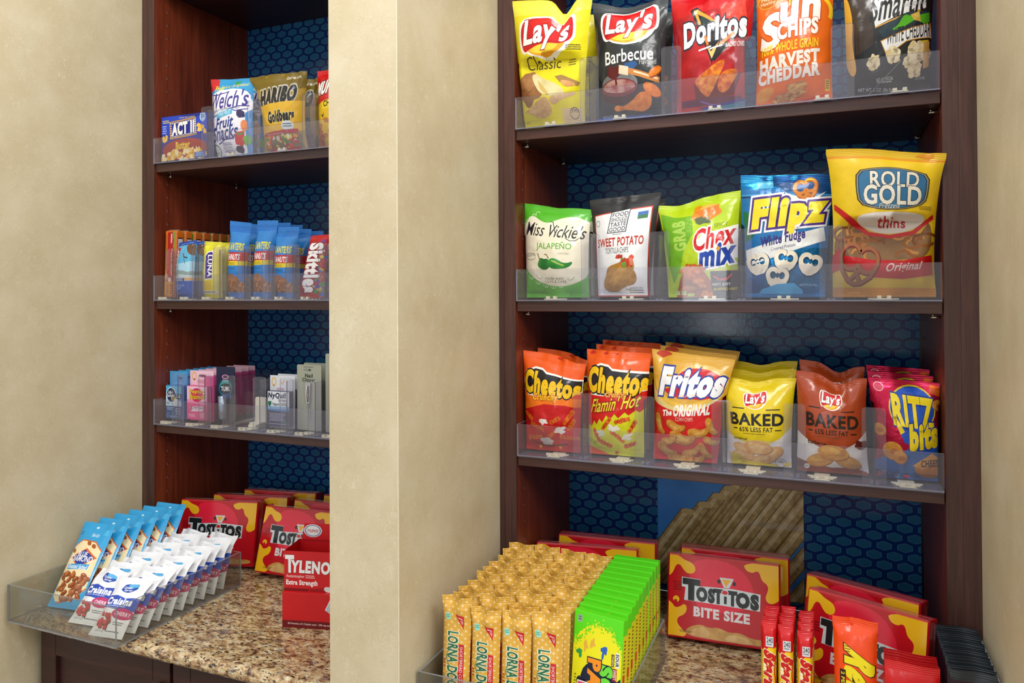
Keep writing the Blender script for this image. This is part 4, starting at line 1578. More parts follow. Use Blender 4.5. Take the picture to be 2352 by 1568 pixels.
def cheetos_logo(A, x0, y0, x1, y1, rise):
    w, h = x1 - x0, y1 - y0
    for col, g in (('#f2f0ea', 4.2), ('#1c1a22', 2.2)):
        A.poly(col, [(x0 - g, y0 + .55 * h), (x0 + .02 * w, y0 + .2 * h - g), (x0 + .2 * w, y0 - g - .04 * h), (x0 + .34 * w, y0 - g), (x0 + .42 * w, y0 + .16 * h - g), (x0 + .7 * w, y0 + .2 * h - g),
                     (x1 + g, y0 + .22 * h - g), (x1 + g, y0 + .66 * h + g), (x0 + .8 * w, y0 + .78 * h + g), (x0 + .5 * w, y0 + .74 * h + g), (x0 + .3 * w, y1 + g), (x0 + .06 * w, y1 + g)])
    A.text('#f0c21a', 'Cheetos', x0, y0, x1, y1, rise=rise, slant=.05, bold=.06, out=[('#17151c', .11)])


def puff(A, x, y, l, rot, asp=.68):
    for k in range(6):
        t = (k / 5 - .5) * l
        c, s = math.cos(math.radians(rot)), math.sin(math.radians(rot))
        A.blob('#e8741a/#cf540c@130', x + t * c, y + t * s * asp, 3.2, 2.4, k + int(x), .18, 12)


def a_cheese():
    A = Art()
    A.poly('#ea5a16', [(-3, 0), (103, 0), (103, 30), (-3, 30)])
    A.poly('#f07818', [(-3, 30), (60, 40), (103, 44), (103, 52), (60, 52), (20, 58), (-3, 60)])
    A.poly('#c4141a', [(-3, 60), (20, 55), (44, 50), (80, 50), (103, 54), (103, 103), (-3, 103)])
    cheetos_logo(A, 8, 19, 97, 39, -3)
    A.text('#f0bb1e', 'Crunchy', 24, 40.5, 66, 48.5, rise=1.5, slant=.2, bold=.06, out=[('#b01a14', .11)])
    for x, y, l, r in ((30, 74, 22, 20), (58, 80, 26, -40), (84, 62, 20, -55), (24, 86, 22, -8), (84, 84, 26, 5), (88, 70, 14, -60), (14, 64, 14, 30), (62, 66, 14, -30)):
        puff(A, x, y, l, r)
    A.blob('#e6e0d8', 42, 68, 7, 3, 4, .15)
    A.blob('#e6e0d8', 70, 76, 9, 3.6, 5, .15)
    A.blob('#d8d4d0', 45, 89, 12, 4, 6, .08)
    A.line('#3a3234', [(20, 90), (45, 95), (80, 91)], 1.8, 1.4)
    A.ell('#e0a42a', 31, 96, 2.4, 1.7)
    A.ell('#e0a42a', 66, 95.5, 2.4, 1.7)
    return A


def a_hot():
    A = Art()
    A.poly('#ea5a16', [(-3, 0), (103, 0), (103, 30), (-3, 32)])
    A.poly('#d01818', [(-3, 36), (103, 30), (103, 64), (-3, 74)])
    yel = [(-3, 103), (-3, 74), (4, 76), (8, 70), (12, 73), (18, 66), (22, 70), (28, 64), (33, 67), (40, 60), (46, 64), (54, 58), (60, 62), (70, 56), (76, 59), (86, 54), (92, 56), (103, 50), (103, 103)]
    A.poly('#d8d81e', yel)
    cheetos_logo(A, 6, 17, 99, 38, -1)
    A.text('#e9a83a', 'Crunchy', 38, 38, 70, 44, slant=.2, bold=.06, out=[('#a01414', .1)], rise=1)
    A.text('#f4e23a', "Flamin' Hot", 14, 46, 92, 59, rise=9, slant=.3, bold=.015, out=[('#8a0c10', .06)])
    for x, y, l, r in ((40, 68, 18, -50), (66, 64, 20, -15), (58, 80, 22, 35), (82, 70, 16, -60), (36, 88, 20, 20), (78, 88, 16, -20), (22, 80, 14, 60)):
        puff(A, x, y, l, r)
    A.blob('#ece8da', 52, 72, 9, 3.4, 3, .2)
    A.blob('#ece8da', 74, 80, 8, 3, 5, .2)
    A.blob('#d8dccc', 30, 78, 7, 2.8, 6, .2)
    A.poly('#e2551a', [(-3, 80), (8, 86), (30, 95), (60, 99), (60, 103), (-3, 103)])
    A.poly('#c8cc1c', [(-3, 78), (14, 86), (36, 94), (80, 97), (100, 96), (103, 103), (70, 103), (40, 99), (10, 92), (-3, 84)])
    A.text('#6a6a14', 'NET WT', 6, 83, 22, 88, rise=-4)
    return A


def a_corn():
    A = Art()
    A.poly('#d8a53a', [(-3, 0), (103, 0), (103, 36), (70, 44), (30, 48), (-3, 46)])
    A.poly('#d01a1e', [(-3, 48), (30, 50), (64, 47), (103, 38), (103, 103), (-3, 103)])
    A.spoly('#e9d28a', [(-3, 26), (6, 40), (30, 48), (56, 47), (84, 40), (100, 30), (84, 44), (56, 51), (26, 52), (-3, 46)])
    A.spoly('#e8bc4c', [(2, 22), (14, 38), (34, 45), (58, 44), (80, 37), (92, 25), (82, 42), (56, 48), (30, 49), (8, 42)])
    A.ell('#e3c070', 67, 22, 32, 14)
    A.ell('#cf1c20', 64, 25.5, 31, 14)
    A.poly('#cf1c20', [(16, 34), (50, 26), (94, 24), (82, 34), (50, 40), (26, 39)])
    A.text('#f4f5f8', 'Fritos', 14, 16, 94, 38, rise=4, slant=.18, bold=.07, out=[('#2a3f9a', .12)])
    A.text('#eec8b8', 'BRAND', 39, 37, 64, 39.4, rise=3)
    A.text('#f3eee8', 'The', 16, 53, 30, 58, rise=2, bold=.05, slant=.1)
    A.text('#f3eee8', 'ORIGINAL', 33, 47, 83, 56.5, rise=4.5, bold=.05, slant=.1)
    A.text('#eccab8', 'CORN CHIPS', 36, 57.5, 61, 61, rise=1.5)
    R = random.Random(8)
    for (x, y, a, rot) in ((10, 66, 14, 70), (36, 66, 15, 15), (70, 70, 16, -5), (46, 77, 20, 10), (86, 64, 13, 60), (26, 80, 14, -20), (22, 90, 17, 25), (60, 90, 15, -20), (80, 88, 14, 50), (40, 97, 18, 5), (66, 98, 16, -10), (88, 78, 12, 20)):
        c, s = math.cos(math.radians(rot)), math.sin(math.radians(rot))
        q = [(-1, -.25), (-.4, -.4), (.3, -.2), (.9, -.5), (1, -.1), (.5, .35), (-.2, .4), (-.9, .25)]
        A.poly('#8a4a12', [(x + (px * c - py * s) * a + .8, y + (px * s + py * c) * a * .75 + .8) for px, py in q])
        A.poly('#d3963c/#bd7a26@110', [(x + (px * c - py * s) * a, y + (px * s + py * c) * a * .75) for px, py in q])
        A.poly('#e2b05c/#cc8f3a@110', [(x + (px * c - py * s) * a * .6, y + (px * s + py * c) * a * .4) for px, py in q])
    return A


def baked_art(base, low, name, cc):
    A = Art()
    A.poly('#e4e2de', [(-3, 58), (20, 68), (52, 79), (84, 66), (103, 52), (103, 103), (-3, 103)])
    if low:
        A.poly('#8e3418', [(-3, 86), (20, 90), (50, 94), (80, 92), (103, 98), (103, 103), (-3, 103)])
        A.blob('#6a2418', 4, 92, 8, 4, 2, .1)
        A.blob('#6a2418', 92, 68, 9, 5, 3, .1)
    lays_logo(A, 49, 22, 29, 20)
    ink = '#1c1a18' if not low else '#241410'
    A.line(ink, [(17, 33), (34, 33)], 1.5, 1.2)
    A.line(ink, [(64, 34), (83, 34)], 1.5, 1.2)
    A.text(ink, 'BAKED', 14, 39, 88, 51.5, bold=.035)
    A.text(ink, '65% LESS FAT', 26, 54, 74, 59, bold=.02)
    A.line(ink, [(17, 56), (23, 56)], 1.4, 1.2)
    A.line(ink, [(77, 57), (86, 57)], 1.4, 1.2)
    A.fine('#5a4a30', 30, 61, 66, 62.6, 1, 3)
    A.text(ink, name, 16, 65.5, 36 + (6 if low else 0), 69.5, rise=-1, bold=.02)
    chips(A, cc, [(30, 80, 17, 8, 20), (72, 84, 18, 9, -25), (52, 77, 21, 10, 4), (28, 88, 17, 8, 5), (60, 91, 17, 7, -5)] if not low else
          [(33, 86, 19, 9, -12), (72, 86, 19, 8.5, 14), (52, 77, 22, 10, 4)], .8)
    if not low:
        A.poly('#d9c21e', [(8, 86), (24, 88), (30, 94), (60, 96), (80, 98), (80, 103), (8, 103)])
    A.ring('#7a7a78', 84, 95, 8, 5, .6, .6)
    A.text('#5c5c5a', '140' if not low else '150', 80, 92, 88, 95)
    if low:
        A.ell('#f0eeea', 15, 94, 4, 2.8)
        A.line('#3a3a3a', [(13, 94), (17, 94)], .8, .6)
    return A


def a_ritz():
    A = Art()
    A.poly('#2462ae', [(-3, 84), (14, 78), (36, 74), (52, 66), (74, 68), (103, 62), (103, 103), (-3, 103)])
    A.poly('#123a86', [(-3, 90), (30, 96), (30, 103), (-3, 103)])
    A.ell('#d84a68', 13, 8, 7, 4.5, 0)
    A.ring('#f0b8c0', 13, 8, 6.6, 4.2, .9, .8)
    A.poly('#c05010', [(84, 2), (100, 4), (98, 14), (82, 10)])
    A.ell('#e0c51c', 58, 27, 33, 23)
    A.ell('#2256c4', 58, 27, 31, 21.4)
    A.poly('#2256c4', [(30, 38), (46, 62), (54, 60), (88, 44)])
    A.text('#f0d81e', 'RITZ', 31, 15, 86, 42, rise=-3, slant=-.05, bold=.05, out=[('#1a3c9a', .09)])
    A.poly('#f0d81e', [(30, 36), (34, 35), (46, 50), (40, 53)])
    A.blob('#2256c4', 74, 58, 24, 13, 3, .05)
    A.text('#f0d81e', 'bits', 54, 44, 92, 67, rise=5, bold=.07, out=[('#1a3c9a', .11)])
    R = random.Random(3)
    for (x, y, r) in ((10, 50, 9), (28, 70, 14), (38, 76, 10), (94, 22, 8)):
        A.ell('#b87224', x + .6, y + .6, r, r * .68)
        A.ell('#d99a44/#c8842e@90', x, y, r, r * .66)
        A.ell('#b86a24', x + r * .2, y + r * .1, r * .5, r * .26)
    A.poly('#d9892a/#c87620@60', [(56, 84), (84, 70), (94, 76), (96, 90), (86, 98), (64, 96)])
    A.poly('#e6a64a', [(56, 84), (84, 70), (94, 76), (70, 88)])
    A.text('#3a2010', 'CHEESE', 68, 78, 97, 85, rise=1.5, bold=.03)
    A.text('#c8d4e8', 'NET WT 3 OZ', 12, 92, 38, 96, rise=-3)
    return A


def a_fruit():
    A = Art()
    A.rect('#2f9ad2', -3, 0, 103, 22)
    A.poly('#3f8fd0', [(88, 20), (103, 16), (103, 103), (92, 103)])
    A.poly('#eceaf2', [(-3, 20), (90, 18), (100, 30), (100, 40), (90, 46), (90, 100), (-3, 100)])
    A.blob('#c8262e', 8, 7, 14, 9, 4, .08)
    A.poly('#3c9a3a', [(58, 3), (66, 5), (74, 2), (72, 8), (64, 9)])
    A.text('#f2e42a', 'Fruit', 16, 10, 38, 16.5, slant=.2, bold=.03, rise=.5)
    A.text('#f2e42a', 'is our 1st ingredient!', 40, 8.5, 92, 14.5, rise=3, slant=.2)
    A.spoly('#eef0f6', [(-3, 17), (97, 12), (97, 40), (70, 38), (40, 46), (10, 50), (-3, 49)])
    A.line('#4a3f96', [(0, 18), (6, 21), (26, 22), (54, 18)], 2, 1.5)
    A.line('#4a3f96', [(54, 42), (76, 37), (96, 36)], 2, 1.5)
    A.line('#4a3f96', [(-2, 49), (16, 49), (40, 46), (62, 40)], 1.8, 1.3)
    A.line('#4a3f96', [(62, 41), (72, 43), (94, 40)], 1.8, 1.3)
    A.text('#41338e', "Welch's", 5, 20, 94, 42, rise=6, slant=.12, bold=.012)
    A.text('#4c4a80', 'FAMILY FARMER OWNED', 16, 41.5, 80, 45, rise=5)
    A.poly('#48b0d8', [(26, 46), (66, 40), (66, 47), (26, 53)])
    A.text('#e9f4fa', 'MIXED FRUIT', 30, 44, 63, 50, rise=3)
    A.text('#2d3f8e', 'Fruit', 25, 53, 68, 66, rise=4, slant=.2, bold=.025)
    A.text('#2d3f8e', 'Snacks', 13, 64, 76, 80, rise=5, slant=.2, bold=.025)
    A.line('#2d3f8e', [(26, 83), (44, 78), (66, 77)], 2.4, 1.6)
    A.blob('#39305e', 82, 47, 8, 5, 2, .05)
    A.blob('#c42c3a', 6, 58, 9, 7, 3, .05)
    A.blob('#e08a5a', 88, 62, 6, 8, 4, .08)
    A.blob('#c8303a', 78, 78, 11, 9, 5, .08)
    A.poly('#3c9a3a', [(72, 70), (80, 72), (88, 69), (84, 73), (76, 74)])
    A.blob('#6ab04a', 92, 80, 8, 6, 6, .08)
    A.blob('#343058', 74, 91, 9, 4.6, 7, .05)
    A.ell('#3a7a4a', 16, 91, 11, 8)
    A.ell('#e4ece0', 16, 91.5, 9.5, 6.8)
    A.text('#3a6a3a', 'REAL', 9, 92, 23, 96)
    A.fine('#7a84b0', 34, 82, 60, 86, 2, 3)
    A.text('#8a90b0', 'FAT FREE', 34, 86.5, 58, 90)
    A.fine('#7a84b0', 34, 91, 64, 95, 2, 4)
    A.rect('#2c86c8', 26, 96.5, 103, 103)
    return A


def a_gummy():
    A = Art()
    A.poly('#7a6412', [(0, 0), (100, 0), (100, 20), (60, 24), (0, 16)])
    A.text('#d8d4c0', 'Share size', 68, 5, 93, 9, rise=1, bold=.02)
    A.text('#0f0f10', 'HARIBO', 15, 21, 87, 40, rise=4, bold=.08, out=[('#c9c4b2', .15)], slant=.05)
    A.poly('#d9ac2a', [(8, 40), (100, 36), (100, 74), (8, 76)])
    A.text('#17171c', 'Goldbears', 32, 50, 86, 63, rise=2.5, bold=.06, out=[('#d6c892', .11)])
    A.ell('#ccd6dc', 72, 68, 12, 6)
    A.poly('#ccd6dc', [(76, 72), (80, 77), (82, 72)])
    A.fine('#40505a', 63, 65, 81, 71, 2, 3)
    A.poly('#a81a22', [(14, 75), (90, 72), (90, 77), (14, 80)])
    A.text('#e8c8b8', 'Made to share in a bag', 20, 76, 62, 78.6, rise=.4)
    A.poly('#8a7a5a/#6a5a40@14', [(12, 80), (94, 77), (94, 103), (12, 103)])
    R = random.Random(9)
    for k in range(44):
        A.blob(('#c83a34', '#e08a2a', '#d8c84a', '#4a8a3a', '#e0dcc4', '#b02a3a')[k % 6], R.uniform(18, 90), R.uniform(80, 95), R.uniform(3, 5), R.uniform(1.8, 2.8), k, .15, 12)
    A.poly('#a81a22', [(18, 95), (86, 94), (86, 98), (18, 99)])
    A.text('#e8c8b8', 'fruit flavored gummies', 30, 96, 64, 97.6)
    return A


def a_mix():
    A = Art()
    A.rect('#c8141a', -3, 0, 103, 36)
    A.poly('#e0b81e', [(-3, 46), (30, 42), (103, 36), (103, 103), (-3, 103)])
    A.text('#f4f2ee', 'MUNCHIES', 5, 18, 96, 34, rise=6, slant=.2, bold=.06, out=[('#3a1014', .12)])
    A.poly('#f0d21c', [(22, 44), (88, 38), (88, 47), (22, 53)])
    A.text('#2a1a0c', 'CHEESE FIX', 26, 43, 86, 50, rise=3, bold=.04)
    A.poly('#2a2a2c', [(14, 58), (20, 60), (26, 57), (22, 63)])
    R = random.Random(6)
    for k in range(40):
        A.blob(('#c8741e/#a8541a@120', '#d99030/#b8661c@120', '#b05a16/#8a3c10@120')[k % 3], R.uniform(0, 100), R.uniform(66, 100), R.uniform(6, 10), R.uniform(3, 5), k, .2, 14)
    return A


def a_choc():
    A = Art()
    A.rect('#1c4ba4', -3, 0, 103, 9)
    A.text('#9fb8e0', 'energy bar snack', 14, 3, 86, 6, rise=1)
    A.poly('#5fb4dc', [(-3, 8), (103, 7), (103, 48), (-3, 48)])
    A.poly('#a8d4e8', [(-3, 40), (103, 36), (103, 56), (-3, 56)])
    A.poly('#7a5434/#5c3c24@40', [(62, 7), (103, 5), (103, 28), (84, 24), (72, 20)])
    A.poly('#c01c24', [(2, 12), (34, 11), (26, 24), (20, 42), (2, 48)])
    A.text('#f4f2ee', 'CLIF', 3, 14, 22, 42, turn=-1, bold=.09)
    A.line('#303840', [(62, 8), (52, 22)], .8, .5)
    A.line('#c02a24', [(50, 21), (56, 28)], 6, 3)
    A.line('#28303a', [(56, 28), (76, 30)], 4, 2)
    A.line('#28303a', [(58, 30), (64, 40)], 2, 1)
    A.poly('#7a8e90/#9aacac@30', [(-3, 58), (14, 53), (28, 48), (40, 52), (56, 51), (80, 55), (103, 52), (103, 68), (-3, 68)])
    A.poly('#c2d2d4', [(-3, 62), (40, 58), (103, 61), (103, 70), (-3, 70)])
    A.rect('#23458c', 2, 65, 66, 72)
    A.fine('#d8e2f0', 8, 66, 60, 71, 2, 3)
    A.rect('#d8a25a', 66, 65, 103, 69)
    A.rect('#2258b4', -3, 71, 103, 103)
    A.text('#b4cdec', 'CHOCOLATE', 6, 76, 66, 79.6)
    A.text('#b4cdec', 'CHIP', 24, 81, 46, 84.4)
    A.text('#a8c2e4', '68g (2.4 OZ)', 26, 91, 72, 93.6, rise=1)
    return A


def a_lemon():
    A = Art()
    A.poly('#e6e23a', [(0, 8), (40, 8), (38, 92), (0, 92)])
    A.poly('#d8d23c', [(0, 0), (100, 0), (100, 8), (0, 8)])
    A.poly('#d8cc58/#e2d86a@50', [(66, 8), (103, 10), (103, 100), (70, 96)])
    A.poly('#f2f0ea', [(26, 24), (38, 18), (60, 16), (74, 14), (68, 22), (68, 66), (26, 68)])
    A.poly('#3a2a86', [(29, 26), (40, 20), (58, 18), (66, 20), (66, 64.5), (29, 66)])
    A.text('#f4f2f8', 'LUNA', 42, 24, 64, 62, turn=1, bold=.03)
    A.fine('#b8a8e0', 32, 30, 36, 60, 14, 3)
    A.fine('#6a6a1c', 10, 22, 17, 38, 8, 3)
    A.rect('#d9b828', 18, 70, 60, 86)
    A.rect('#d8d8c8', 10, 87, 88, 93)
    A.fine('#60605a', 14, 88, 84, 92, 1, 3)
    return A


def a_nuts():
    A = Art()
    A.rect('#2a7cd0', -3, 0, 103, 14)
    for k in range(5):
        A.rect('#1d62b4', -3, 6 + k * 1.6, 103, 6.6 + k * 1.6)
    A.text('#e8de26', 'PLANTERS', 10, 28, 88, 37, bold=.03, slant=.1)
    A.poly('#c0202e', [(-3, 41), (103, 39), (103, 51), (-3, 52)])
    A.text('#f6f4f4', 'PEANUTS', 12, 42.5, 80, 50, bold=.03, slant=.08)
    A.poly('#e2cc20', [(-3, 52), (103, 51), (103, 57), (-3, 58)])
    A.text('#60401a', 'LIGHTLY SALTED', 12, 53.3, 62, 56.4)
    A.text('#1c3450', 'dry roasted', 14, 60, 62, 63)
    R = random.Random(5)
    A.poly('#9a5c2a', [(-3, 74), (26, 69), (50, 68), (82, 78), (103, 82), (103, 92), (-3, 92)])
    for k in range(26):
        x = R.uniform(4, 96)
        y = R.uniform(70 + abs(x - 36) * .13, 92)
        A.oval('#8a5024', x + .8, y + .8, 9, 4.4, R.uniform(-60, 60), .5)
        A.oval(('#c88a4c/#b06c30@140', '#d39a5c/#bc7a3c@140', '#b87a40/#a0622a@140')[k % 3], x, y, 8.6, 4.2, R.uniform(-60, 60), .5)
    A.rect('#2a72bc', -3, 92, 103, 103)
    A.text('#bcd4ee', 'NET WT 1.75 OZ', 10, 92.6, 70, 94)
    return A


def a_candy():
    A = Art()
    R = random.Random(7)
    for k in range(26):
        A.ell(('#d8741c', '#3a9a3c', '#6a3a94', '#d8c420', '#2a6ac0', '#c83030')[k % 6], R.uniform(60, 100), 4 + 92 * k / 26 + R.uniform(-3, 3), 8, 3, 0, 14)
    for k in range(8):
        A.ell(('#3a9a3c', '#d8c420', '#6a3a94', '#2a6ac0')[k % 4], R.uniform(50, 100), R.uniform(70, 96), 9, 3.4, 0, 14)
    A.poly('#c0141c', [(-3, 0), (103, 0), (103, 8), (-3, 8)])
    A.text('#f6f4f4', 'Skittles', 20, 14, 80, 90, turn=1, bold=.06, out=[('#8e0f18', .12)], rise=-4)
    A.ell('#d8d0d0', 90, 26, 4, 1.6)
    return A


LANES = {'top': (.0038, .152, .308, .438, .595, .7362), 'middle': (.0038, .152, .283, .428, .574, .7362), 'bottom': (.0038, .134, .254, .393, .514, .637, .7362)}
LLANES = {'top': (-.963, -.801, -.66, -.503, -.35, -.2), 'middle': (-.965, -.915, -.831, -.764, -.689, -.617, -.549, -.46), 'bottom': (-.965, -.897, -.811, -.736, -.645, -.567, -.489, -.4)}


def pack(key, name, label, cat, art, base, group=None, slack=0.0, **kw):
    loc, c, ln = PL[key]
    row = min(SHELF, key=lambda s: abs(SHELF[s] + .004 - loc[2]))
    ed = (LANES if loc[0] > -.1 else LLANES)[row]
    lo, hi = (.0022, .7372) if loc[0] > -.1 else (-.9648, -.2)
    mid = loc[0]
    i = max(k for k in range(len(ed) - 1) if ed[k] <= mid or k == 0)
    kw['lane'] = (ed[i] + .0025 + max(0, -slack), ed[i + 1] - .0025 - max(0, slack), .128, lo, hi)
    H = c[0][1] - c[3][1]
    return bag(name, label, cat, c, loc, art, base, group=group, lean=ln / H, seed=sum(map(ord, key)), **kw)


def behind(root, n, dy, labels, dx=0.0, dz=0.0, tw=0.0, first=None):
    l = root.location
    out = []
    for i in range(n):
        k = i + 1
        c = dup(root, (l[0] + max(-.0015, min(.0015, dx * k)), l[1] + (first or dy) + dy * i, l[2] + max(0, dz) * k), labels[i], (0, 0, max(-.02, min(.02, tw)) * (1 if i % 2 else -1)))
        c.scale = (.955, 1, 1 + (dz * k / .2 if dz < 0 else 0))
        out.append(c)
    return out


def in_queue(what, n, front):
    """labels for copies queued behind a front pack"""
    if n == 1:
        return [f'{what}, directly behind {front}']
    return [f'{what}, {ORD[i]} behind {front}' for i in range(n)]


# ---------------- right bay, top shelf
t = pack('classic', 'chip_bag', 'yellow classic potato chip bag with red oval logo on the top shelf', 'chip bag', a_classic(), '#ece01e', 'yellow classic chip bags',
         depth=.03, dips=((.66, .1, .028),), inset=.06)
behind(t, 1, .085, in_queue('yellow potato chip bag mostly hidden', 1, 'the classic chip bag'), dx=.013)
t = pack('bbq', 'chip_bag', 'black barbecue potato chip bag with red oval logo, sauce bowl below', 'chip bag', a_bbq(), '#2a2f33', 'black barbecue chip bags',
         depth=.032, dips=((.45, .3, .012),), inset=.05)
behind(t, 1, .07, in_queue('black barbecue chip bag', 1, 'the front black one'), dx=.012)
t = pack('nacho', 'chip_bag', 'shiny red tortilla chip bag with orange triangle chips on the top shelf', 'chip bag', a_nacho(), '#c8161e', depth=.034, wr=1.6, inset=.04)
t = pack('sun', 'chip_bag', 'orange harvest cheddar whole grain chip bag on the top shelf', 'chip bag', a_sun(), '#ea6a14', 'orange cheddar chip bags', depth=.034, wr=1.4, inset=.03)
behind(t, 1, .075, in_queue('orange whole grain chip bag', 1, 'the harvest cheddar bag'), dx=.012)
pack('popcorn', 'popcorn_bag', 'black white cheddar popcorn bag at the right end of the top shelf', 'popcorn bag', a_popcorn(), '#1c2024', depth=.033, inset=.03)

# ---------------- right bay, middle shelf
t = pack('jalapeno', 'chip_bag', 'green and cream jalapeno kettle chip bag, front of its row', 'chip bag', a_jalapeno(), '#53b32a', 'green jalapeno chip bags', depth=.03,
         dips=((.5, .2, .004),), inset=.05)
behind(t, 2, .05, in_queue('green jalapeno chip bag', 2, 'the front jalapeno bag'), dx=.004, tw=.06, dz=.002)
t = pack('sweet', 'chip_bag', 'black topped white sweet potato tortilla chip bag, front of its row', 'chip bag', a_sweet(), '#2c2c2e', 'sweet potato chip bags', depth=.03, fin='matte',
         inset=.06)
behind(t, 2, .055, in_queue('black topped sweet potato chip bag', 2, 'the front one'), dx=.01, dz=-.006)
t = pack('chex', 'snack_mix_bag', 'lime green spicy snack mix bag with red and blue lettering, front', 'snack bag', a_chex(), '#b4d01e', 'lime green snack mix bags', depth=.03, wr=1.5,
         dips=((.28, .2, .008),))
behind(t, 1, .06, in_queue('lime green snack mix bag', 1, 'the front spicy one'), dx=.003, dz=-.003, tw=.05)
t = pack('fudge', 'pretzel_pouch', 'shiny blue foil pouch of white fudge pretzels, front', 'pretzel pouch', a_fudge(), '#1f7ab4', 'blue fudge pretzel pouches', fin='foil', depth=.022,
         wr=1.5, inset=.02, seal=(.03, .06))
behind(t, 1, .07, in_queue('blue foil pretzel pouch', 1, 'the white fudge pouch'), dx=.005)
pack('pretzel', 'pretzel_bag', 'large yellow pretzel thins bag with blue badge at the right end', 'pretzel bag', a_pretzel(), '#ecc81c', depth=.036, inset=.1, sealcol='#e69a1a',
     dips=((.35, .3, -.004),), wr=1.2)

# ---------------- right bay, lowest shelf
t = pack('cheese', 'cheese_puff_bag', 'orange and red crunchy cheese snack bag at the left end', 'snack bag', a_cheese(), '#d03a16', 'crunchy cheese bags', depth=.03, wr=1.6,
         dips=((.95, .3, .012),), inset=.06)
behind(t, 1, .07, in_queue('orange crunchy cheese bag', 1, 'the leftmost orange bag'), dx=.035, tw=.1)
t = pack('hot', 'cheese_puff_bag', 'orange red and yellow hot cheese snack bag with flames, front', 'snack bag', a_hot(), '#c8281a', 'hot cheese bags', depth=.03, wr=1.5, inset=.04)
behind(t, 2, .05, in_queue('hot cheese snack bag', 2, 'the front flame bag'), dx=.007, dz=.006, tw=.07)
t = pack('corn', 'corn_chip_bag', 'tan and red original corn chip bag, front of its row', 'chip bag', a_corn(), '#c03a1c', 'corn chip bags', depth=.034, wr=1.5, inset=.06)
behind(t, 2, .055, in_queue('tan topped corn chip bag', 2, 'the front corn chip bag'), dx=.012, dz=.003, tw=.06)
t = pack('baked', 'chip_bag', 'yellow baked original chip bag with less fat lettering, front', 'chip bag', baked_art('#e8cf1c', False, 'original', CHIP), '#e6cc1e', 'yellow baked chip bags',
         depth=.03, wr=1.3, dips=((.5, .2, .008),))
behind(t, 2, .055, in_queue('yellow baked chip bag', 2, 'the front yellow baked bag'), dx=.006, dz=.010, tw=.08, first=.058)
t = pack('bakedbbq', 'chip_bag', 'rust red baked barbecue chip bag with white lower half, front', 'chip bag',
         baked_art('#a8431c', True, 'barbecue', ('#e0a030/#cc8420@110', '#96500e', '#eab448/#d89628@110')), '#a8421c', 'rust red baked chip bags', depth=.03, wr=1.3,
         dips=((.6, .2, .016),))
behind(t, 1, .06, in_queue('rust red baked chip bag', 1, 'the front rust red bag'), dx=.008, dz=.014, tw=.1)
t = pack('ritz', 'cracker_pouch', 'pink red and blue cheese cracker pouch at the right end, front', 'cracker pouch', a_ritz(), '#c01f46', 'pink cracker pouches', fin='foil', depth=.026,
         wr=1.4, inset=.04)
behind(t, 2, .05, in_queue('pink cheese cracker pouch', 2, 'the front cracker pouch'), dx=-.002, dz=.006)

# ---------------- left bay, top shelf
loc, c, _ = PL['actbox']
A = Art()
A.poly('#2a48c0', [(0, 0), (40, 0), (70, 8), (100, 4), (100, 40), (60, 50), (0, 40)])
A.text('#e4d03c', 'the best value in popcorn', 40, 3, 74, 8)
A.fine('#e8d850', 2, 8, 18, 16, 2, 3)
A.fine('#b8c8f0', 2, 20, 12, 40, 4, 4)
A.poly('#d9a02c', [(18, 12), (76, 7), (78, 46), (20, 52)])
A.poly('#1a2890', [(19.4, 14), (74.8, 9.4), (76.6, 44), (21.4, 49.6)])
for i in range(16):
    t_ = i / 15
    for y0, y1 in ((16.5, 12), (47, 42)):
        A.ell('#f4ecc0', 21.5 + 53 * t_, y0 + (y1 - y0) * t_, 1.1, 1.8, 0, 10)
for i in range(1, 6):
    A.ell('#f4ecc0', 21.5 + .2 * i, 16.5 + 5.2 * i, 1.1, 1.8, 0, 10)
    A.ell('#f4ecc0', 74.4 + .2 * i, 12 + 5.1 * i, 1.1, 1.8, 0, 10)
A.text('#f2f0ea', 'ACT II', 25, 18, 72, 43, rise=4, bold=.06, out=[('#10185c', .09)])
A.ell('#a8c8e8', 91, 8, 6.4, 11)
A.text('#1c3470', '320', 87, 3, 95, 10, bold=.02)
R = random.Random(3)
A.ell('#a03028', 52, 76, 50, 24)
for k in range(60):
    x, y = R.uniform(0, 100), R.uniform(84, 101)
    A.blob(('#e8b83a/#d89420@120', '#f0d890/#e4b84a@120', '#f4e4b0')[k % 3], x, y - 6 * math.sin(math.pi * x / 100), R.uniform(3, 5.5), R.uniform(4, 7), k, .2, 12)
for k in range(6):
    A.blob('#e8b030/#f0d070@120', R.uniform(82, 96), R.uniform(24, 44), 4, 6, k, .2, 12)
    A.blob('#e8b030/#f0d070@120', R.uniform(4, 14), R.uniform(46, 58), 3, 5, k, .2, 12)
A.text('#f0c83c', 'Butter', 33, 60, 63, 76, rise=2, bold=.05)
A.poly('#2f66b8', [(74, 86), (97, 84), (97, 97), (74, 98)])
A.fine('#c0d8f4', 76, 87, 95, 96, 3, 5)
carton('popcorn_box', 'blue butter popcorn box at the left end of the top shelf', 'popcorn box', .150, .112, .12, (-.886, .012, loc[2] + .0022), A, '#1c2c8c', 'card',
       (0, 0, .0), top=Art().rect('#2236a0', 0, 0, 100, 100))
t = pack('fruit', 'fruit_snack_pouch', 'blue and white fruit snack pouch beside the popcorn box, front', 'fruit snack pouch', a_fruit(), '#2f8fd0', 'fruit snack pouches', depth=.024, wr=1.0, inset=.03,
         fin='film')
behind(t, 2, .045, in_queue('blue fruit snack pouch', 2, 'the front fruit snack pouch'), dx=.006, dz=.001)
